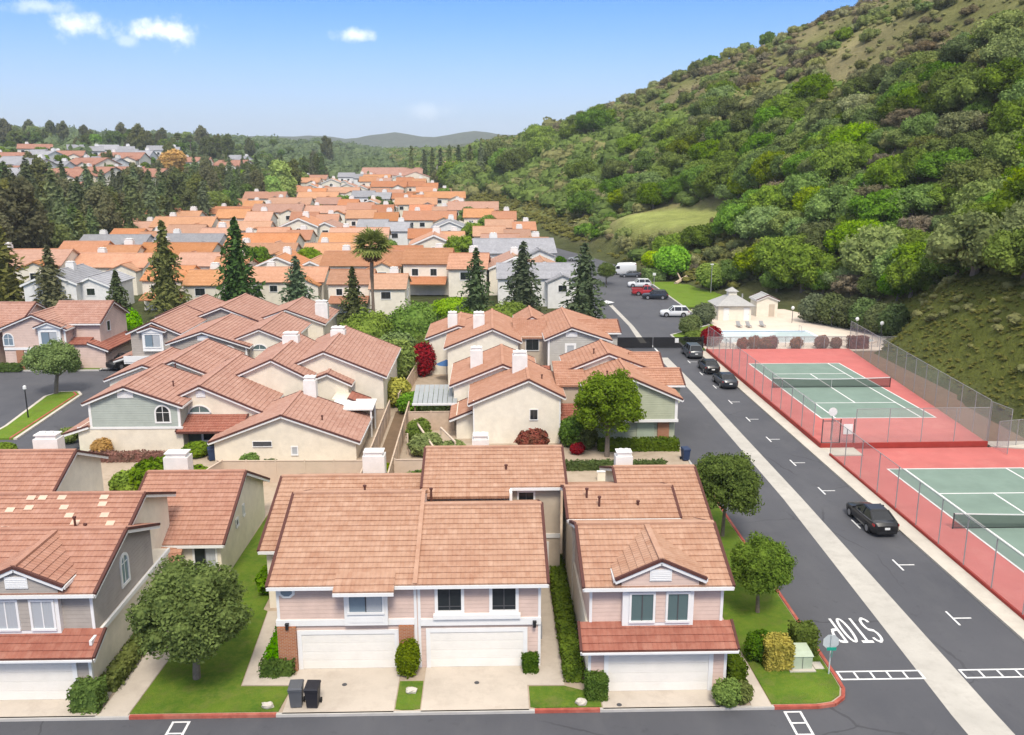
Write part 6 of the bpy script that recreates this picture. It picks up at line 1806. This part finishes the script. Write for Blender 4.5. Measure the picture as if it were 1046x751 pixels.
for kd, pt, nm, lb, px, py, rz in (('suv', 'car_white', 'suv_car', 'white SUV in the lot, nearest to the gate', 689, 323.5, 84), ('suv', 'car_navy', 'suv_car', 'dark blue SUV in the lot beside the red pickup', 669, 305.5, 84), ('pickup', 'car_red', 'pickup_truck', 'red pickup truck backed in behind the dark blue SUV', 660, 302, -92),
        ('suv', 'car_white', 'suv_car', 'white SUV in the lot between the red pickup and the van', 653, 293.5, 86), ('van', 'car_white', 'white_van', 'large white van at the far end of the lot', 636, 281, 86), ('sedan', 'car_grey', 'sedan_car', 'dark car in front of the white van', 644, 283.5, 86), ('sedan', 'car_silver', 'sedan_car', 'pale silver car far behind beside the tall green conifer', 590, 267, 70)):
    x, y = land(px, py); car(kd, pt, nm, lb, nm.replace('_', ' ').split()[-1] if nm not in ('white_van', 'pickup_truck') else ('van' if nm == 'white_van' else 'pickup truck'), (x, y, tz(x, y) + .002), R(rz), VG)
car('suv', 'car_black', 'suv_car', 'black SUV parked in the left car court by the pink house', 'car', (-43.9, 105.0, .12), R(150), VG)
car('sedan', 'car_grey', 'sedan_car', 'dark grey car half hidden behind the sage house roof', 'car', (-41.2, 106.3, .12), R(150), VG)
structure('driveway', poly_sheet([[(-46.4, 103.2), (-40, 103.2), (-38, 111), (-46.4, 111)]], .118), 'asphalt')

# ------------------------------------------------------------------ small street things
def wheelie_bin(label, x, y, m, rz=0, z=cz, group='wheeled bins'):
    o = thing('wheeled_bin', label, 'bin', (x, y, z), rz, group)
    mb = MB(); mb.hexa([(-.24, -.26, .06), (.24, -.26, .06), (.24, .22, .06), (-.24, .22, .06), (-.30, -.34, .98), (.30, -.34, .98), (.30, .32, .98), (-.30, .32, .98)])
    mb.box(-.31, .31, -.36, -.30, .86, .97); link('body', mb.mesh('body', m), o)
    mb = MB(); mb.hexa([(-.32, -.39, .98), (.32, -.39, .98), (.32, .36, 1.0), (-.32, .36, 1.0), (-.28, -.34, 1.06), (.28, -.34, 1.06), (.28, .30, 1.1), (-.28, .30, 1.1)]); link('lid', mb.mesh('lid', m), o)
    mb = MB(); mb.tube([(-.28, .40, 1.0), (.28, .40, 1.0)], .025, 6); link('handle', mb.mesh('handle', m), o)
    for s in (-1, 1):
        mb = MB(); mb.tube([(s * .26, .27, .12), (s * .32, .27, .12)], .12, 12); link('wheel', mb.mesh('wheel', 'tyre'), o)
    return o
wheelie_bin('grey wheeled bin at the left end of the duplex driveway', -8.72, 35.35, 'bin_grey', .05)
wheelie_bin('black wheeled bin at the left end of the duplex driveway', -7.98, 35.3, 'bin_black', -.04)
wheelie_bin('dark blue wheeled bin by the kerb behind the corner house', 16.0, 68.6, 'bin_blue', .2)
wheelie_bin('dark blue wheeled bin against the sage house behind the chimney', -22.9, 69.6, 'bin_blue', .4)
k = Kit('utility_box', 'pale green utility box on a concrete pad on the corner lawn', 'utility box', (14.85, 38.0, .13))
k('pad', 'concrete_pale').box(14.2, 15.45, 37.35, 38.6, .1, .2)
k('cabinet', 'utility_green').box(14.38, 15.32, 37.55, 38.4, .2, .85)
k('lid', 'utility_green').hexa([(14.33, 37.5, .852), (15.37, 37.5, .852), (15.37, 38.45, .852), (14.33, 38.45, .852), (14.4, 37.75, 1.02), (15.3, 37.75, 1.02), (15.3, 38.45, 1.06), (14.4, 38.45, 1.06)])
k('seam', 'dark_grey').box(14.84, 14.86, 37.53, 37.552, .22, .84)
k.done()
k = Kit('meter_pad', 'small flat concrete cover beside the green utility box', 'cover', (15.7, 37.9, .13)); k('slab', 'concrete_pale').box(15.5, 15.95, 37.6, 38.2, .12, .17); k.done()
k = Kit('stop_sign', 'back of an octagonal stop sign with green street name blade on the corner', 'road sign', (16.0, 37.2, .13))
mb = MB(); mb.tube([(16.0, 37.2, .1), (16.0, 37.2, 2.15)], .035, 8); k.sub('post', 'sign_back', mb)
mb = MB(); oc = [(16.0 + .40 * math.cos(R(22.5 + 45 * i)), 1.78 + .40 * math.sin(R(22.5 + 45 * i))) for i in range(8)]
mb.extr(oc, lambda p, q, d: (p, 37.24 + d, q), 0, .012); sg = k.sub('sign_plate', 'sign_back', mb)
mb = MB(); mb.face([(16.0 + (p - 16.0) * .97, 37.255, 1.78 + (q - 1.78) * .97) for p, q in oc]); k.sub('sign_face', 'lamp_red', mb, sg)
mb = MB(); mb.bar((15.97, 36.95, 1.25), (16.2, 37.5, 1.25), .02, .2); k.sub('name_blade', 'sign_green', mb)
mb = MB(); mb.bar((15.8, 37.17, 1.46), (16.25, 37.17, 1.46), .02, .16); k.sub('name_blade', 'sign_green', mb)
k.done()
k = Kit('lamp_post', 'slim black lamp post with pale head on the court island', 'lamp post', (-44.4, 82.7, .15))
mb = MB(); mb.tube([(-44.4, 82.7, .1), (-44.4, 82.7, 2.9)], [.07, .05], 8); k.sub('post', 'black_metal', mb)
mb = MB(); mb.tube([(-44.4, 82.7, 2.9), (-44.4, 82.7, 3.0), (-44.4, 82.7, 3.25), (-44.4, 82.7, 3.33)], [.08, .17, .15, .04], 10); k.sub('lamp_head', 'line_white', mb)
k.done()
for (px, py, h, lb) in ((855, 322, 3.2, 'closed white parasol at the back of the pool deck'),):
    k = Kit('pool_parasol', lb, 'parasol', (52.5, 131.0, .1))
    k('pole', 'steel').tube([(51.6, 130, .1), (51.6, 130, 3.2)], .04, 6); k('canopy', 'line_white').tube([(51.6, 130, 1.5), (51.6, 130, 1.9), (51.6, 130, 3.0), (51.6, 130, 3.2)], [.1, .28, .2, .04], 9); k.done()
for i, (x, y) in enumerate(((52.6, 123.2), (54.6, 119.6), (46.8, 133.5))):
    k = Kit('globe_lamp', ('white globe lamp post at the back right of the pool deck', 'white globe lamp post at the right end of the pool deck', 'white globe lamp post in front of the shed')[i], 'lamp post', (x, y, .1))
    k('post', 'dark_grey').tube([(x, y, .1), (x, y, 2.2)], .05, 6); k('globe', 'line_white').tube([(x, y, 2.15), (x, y, 2.25), (x, y, 2.45), (x, y, 2.65), (x, y, 2.72)], [.06, .2, .27, .18, .05], 10); k.done()
for i, (x, y) in enumerate(((37.6, 130.2), (39.0, 130.0), (41.2, 130.4))):
    k = Kit('sun_lounger', f'low sun lounger in front of the pool house, {ORD[i] if i else "first"} from the street', 'lounger', (x, y, .1), 'sun loungers by the pool')
    k('bed', 'steel').box(x - .3, x + .3, y - .9, y + .3, .38, .44); k('backrest', 'steel').bar((x, y + .3, .42), (x, y + .85, .85), .6, .05)
    for sx in (-.26, .26):
        for sy in (-.8, .25):
            mb = MB(); mb.box(x + sx - .02, x + sx + .02, y + sy - .02, y + sy + .02, .1, .38); k.sub('leg', 'steel', mb)
    k.done()
for i, (x, y) in enumerate(((-6.85, 36.9), (-.7, 36.9))):
    k = Kit('drain_cover', ('small dark drain cover in the left duplex driveway', 'small dark drain cover in the right duplex driveway')[i], 'drain', (x, y, cz)); k('lid', 'dark_grey').tube([(x, y, cz), (x, y, cz + .012)], .12, 12); k.done()
k = Kit('drain_cover', 'small dark drain cover in the corner house driveway', 'drain', (5.7, 35.0, cz)); k('lid', 'dark_grey').tube([(5.7, 35.0, cz), (5.7, 35.0, cz + .012)], .12, 12); k.done()
for x, y, lb in ((-10.0, 35.2, 'pale rock on the small lawn by the wheeled bins'), (4.0, 35.1, 'pale rock on the lawn between the driveways'), (-3.7, 36.2, 'tan rock on the lawn island of the duplex')):
    V, F = ball((0, 0, .1), (.28, .2, .16), 9, 6, .3, x); o = link('garden_rock', mesh_np('garden_rock', V, F, 'concrete_pale'), None, (x, y, .13)); tag(o, lb, 'rock', 'pale rocks on the front lawns')
# yard furniture near the alley
k = Kit('patio_table', 'white patio table with chairs under the patio cover', 'table', (-12.3, 76.6, .1))
k('top', 'line_white').tube([(-12.3, 76.4, .78), (-12.3, 76.4, .83)], .7, 14); k('stem', 'line_white').tube([(-12.3, 76.4, .1), (-12.3, 76.4, .78)], .08, 8); k.done()
k = Kit('yard_parasol', 'small blue parasol in the yard by the cream gable', 'parasol', (-4.9, 97, .1))
k('canopy', 'blue_paint').tube([(-4.9, 97, 2.0), (-4.9, 97, 2.5)], [1.2, .05], 8); k('pole', 'steel').tube([(-4.9, 97, .1), (-4.9, 97, 2.2)], .03, 6); k.done()
k = Kit('yard_trellis', 'pale wooden trellis frame in the yard right of the alley', 'trellis', (-3.4, 69.5, .1))
for a, b in (((-6.6, 74, 2.2), (-4.6, 68.5, 1.4)), ((-4.2, 71.5, 2.2), (-2.9, 69.6, 1.5)), ((-6.9, 70.5, .1), (-6.9, 70.5, 2)), ((-4.2, 71.5, .1), (-4.2, 71.5, 2.2)), ((-2.9, 69.6, .1), (-2.9, 69.6, 1.5)), ((-4.6, 68.5, .1), (-4.6, 68.5, 1.4))):
    mb = MB(); mb.bar(a, b, .14, .12); k.sub('beam', 'fence_pale', mb)
k.done()
k = Kit('planter_wall', 'pale low planter wall in the yard behind the duplex roof', 'planter', (-4.5, 66.5, .1))
k('wall', 'cream_pale').box(-6.2, -2.6, 66.2, 66.5, .1, .8); k('cap', 'white_stucco').box(-6.25, -2.55, 66.15, 66.55, .8, .86); k.done()
for px, py, lb in ((726, 300, 'thin pale light pole beside the pool house'), (668, 292, 'small white notice post on the verge above the parked cars')):
    x, y = land(px, py); z = tz(x, y); h = 5.5 if px > 700 else 2
    k = Kit('light_pole', lb, 'pole', (x, y, z)); k('pole', 'steel').tube([(x, y, z), (x, y, z + h)], .07, 6); k('head', 'line_white').box(x - .3, x + .3, y - .1, y + .1, z + h, z + h + (.5 if h < 3 else .2)); k.done()

for p in PROTO: purge(p)

# ------------------------------------------------------------------ haze, sky, sun, render settings
hz_ = link('haze', None); bpy.data.objects.remove(hz_)
mb = MB(); mb.box(-4100, 4100, -200, 3850, -12, 200)
hm = bpy.data.materials.new('haze_air'); t = NT(hm)
pv = t.n('ShaderNodeVolumePrincipled', ins={'Color': (.90, .95, 1.0, 1), 'Density': HAZE if 'HAZE' in globals() else .00016, 'Anisotropy': .2})
oo = t.n('ShaderNodeOutputMaterial'); t.l(pv.outputs[0], oo.inputs['Volume']); M['haze_air'] = hm
tag(link('haze', mb.mesh('haze', 'haze_air')), kind='stuff')

SUN_EL, SUN_AZ = R(54), R(174)      # azimuth clockwise from +Y: from the right, behind the camera
sd = bpy.data.lights.new('sun', 'SUN'); sd.energy = 2.0; sd.angle = R(15); sd.color = (1.0, .92, .80)
so = link('sun', sd)
dv = Vector((math.sin(SUN_AZ) * math.cos(SUN_EL), math.cos(SUN_AZ) * math.cos(SUN_EL), math.sin(SUN_EL)))
so.rotation_euler = dv.to_track_quat('Z', 'Y').to_euler()
w = bpy.data.worlds.new('World'); SC.world = w
t = NT(w)
sky = t.n('ShaderNodeTexSky', sky_type='NISHITA', sun_disc=False, sun_elevation=SUN_EL, sun_rotation=SUN_AZ, altitude=100.0, air_density=1.0, dust_density=.6, ozone_density=3.0)
gen = t.n('ShaderNodeTexCoord').outputs['Generated']
nrm = t.n('ShaderNodeVectorMath', operation='NORMALIZE', ins={0: gen}).outputs[0]
sp = t.n('ShaderNodeSeparateXYZ', ins={0: nrm})
az = t.math('ARCTAN2', sp.outputs[0], sp.outputs[1]); el = t.math('ARCSINE', sp.outputs[2])
cvec = t.n('ShaderNodeCombineXYZ', ins={0: az, 1: el}).outputs[0]
nz1 = t.n('ShaderNodeTexNoise', ins={'Vector': cvec, 'Scale': 34.0, 'Detail': 6.0, 'Roughness': .6}).outputs[0]
total = None
for px, py, wx, wy, amp in ((83, 26, 34, 14, .85), (172, 32, 36, 15, 1.0), (362, 36, 26, 8, .8), (45, 6, 40, 8, .5), (440, 112, 30, 10, .22), (130, 42, 14, 6, .35), (1180, -60, 160, 40, .8), (-260, -30, 120, 26, .8), (600, -190, 180, 40, .8)):
    d = _fw + _rt * (px - 523) / 900 - _up * (py - 375.5) / 900; d /= np.linalg.norm(d)
    a0, e0 = math.atan2(d[0], d[1]), math.asin(d[2])
    da = t.math('DIVIDE', t.math('SUBTRACT', az, a0), wx / 900); de = t.math('DIVIDE', t.math('SUBTRACT', el, e0), wy / 900)
    rr = t.math('SQRT', t.math('ADD', t.math('MULTIPLY', da, da), t.math('MULTIPLY', de, de)))
    f_ = t.math('ADD', t.math('SUBTRACT', 1.0, rr), t.math('MULTIPLY', t.math('SUBTRACT', nz1, .5), 2.6))
    mr = t.n('ShaderNodeMapRange', interpolation_type='SMOOTHSTEP', ins={0: f_, 1: .0, 2: 1.05, 3: 0.0, 4: amp}).outputs[0]
    total = mr if total is None else t.math('MAXIMUM', total, mr)
hsv = t.n('ShaderNodeHueSaturation', ins={'Color': t.mix(1.0, sky.outputs[0], (.92, .92, 1.10), 'MULTIPLY'), 'Saturation': 1.3, 'Value': .70})
hzn = t.n('ShaderNodeMapRange', interpolation_type='SMOOTHSTEP', ins={0: el, 1: -.04, 2: .175, 3: .95, 4: .0}).outputs[0]
skyc = t.mix(hzn, hsv.outputs[0], (2.5, 3.05, 4.05))
overhead_fill = t.n('ShaderNodeMapRange', interpolation_type='SMOOTHSTEP', ins={0: el, 1: .24, 2: .62, 3: .0, 4: .75}).outputs[0]  # neutral white added to the sky overhead, out of view, as soft fill light
skyc = t.mix(overhead_fill, skyc, (7.6, 7.4, 6.9))
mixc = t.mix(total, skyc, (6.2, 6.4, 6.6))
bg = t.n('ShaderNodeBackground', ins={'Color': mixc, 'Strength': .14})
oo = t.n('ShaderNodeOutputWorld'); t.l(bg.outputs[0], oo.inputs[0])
SC.view_settings.view_transform = 'Standard'; SC.view_settings.look = 'None'
SC.view_settings.gamma = 1.0; SC.view_settings.use_curve_mapping = False
SC.view_settings.exposure = 0.72
SC.render.engine = 'CYCLES'
c_ = SC.cycles
c_.use_denoising = True; c_.max_bounces = 5; c_.diffuse_bounces = 2; c_.glossy_bounces = 2; c_.transmission_bounces = 2; c_.transparent_max_bounces = 12; c_.volume_bounces = 0
c_.use_adaptive_sampling = True
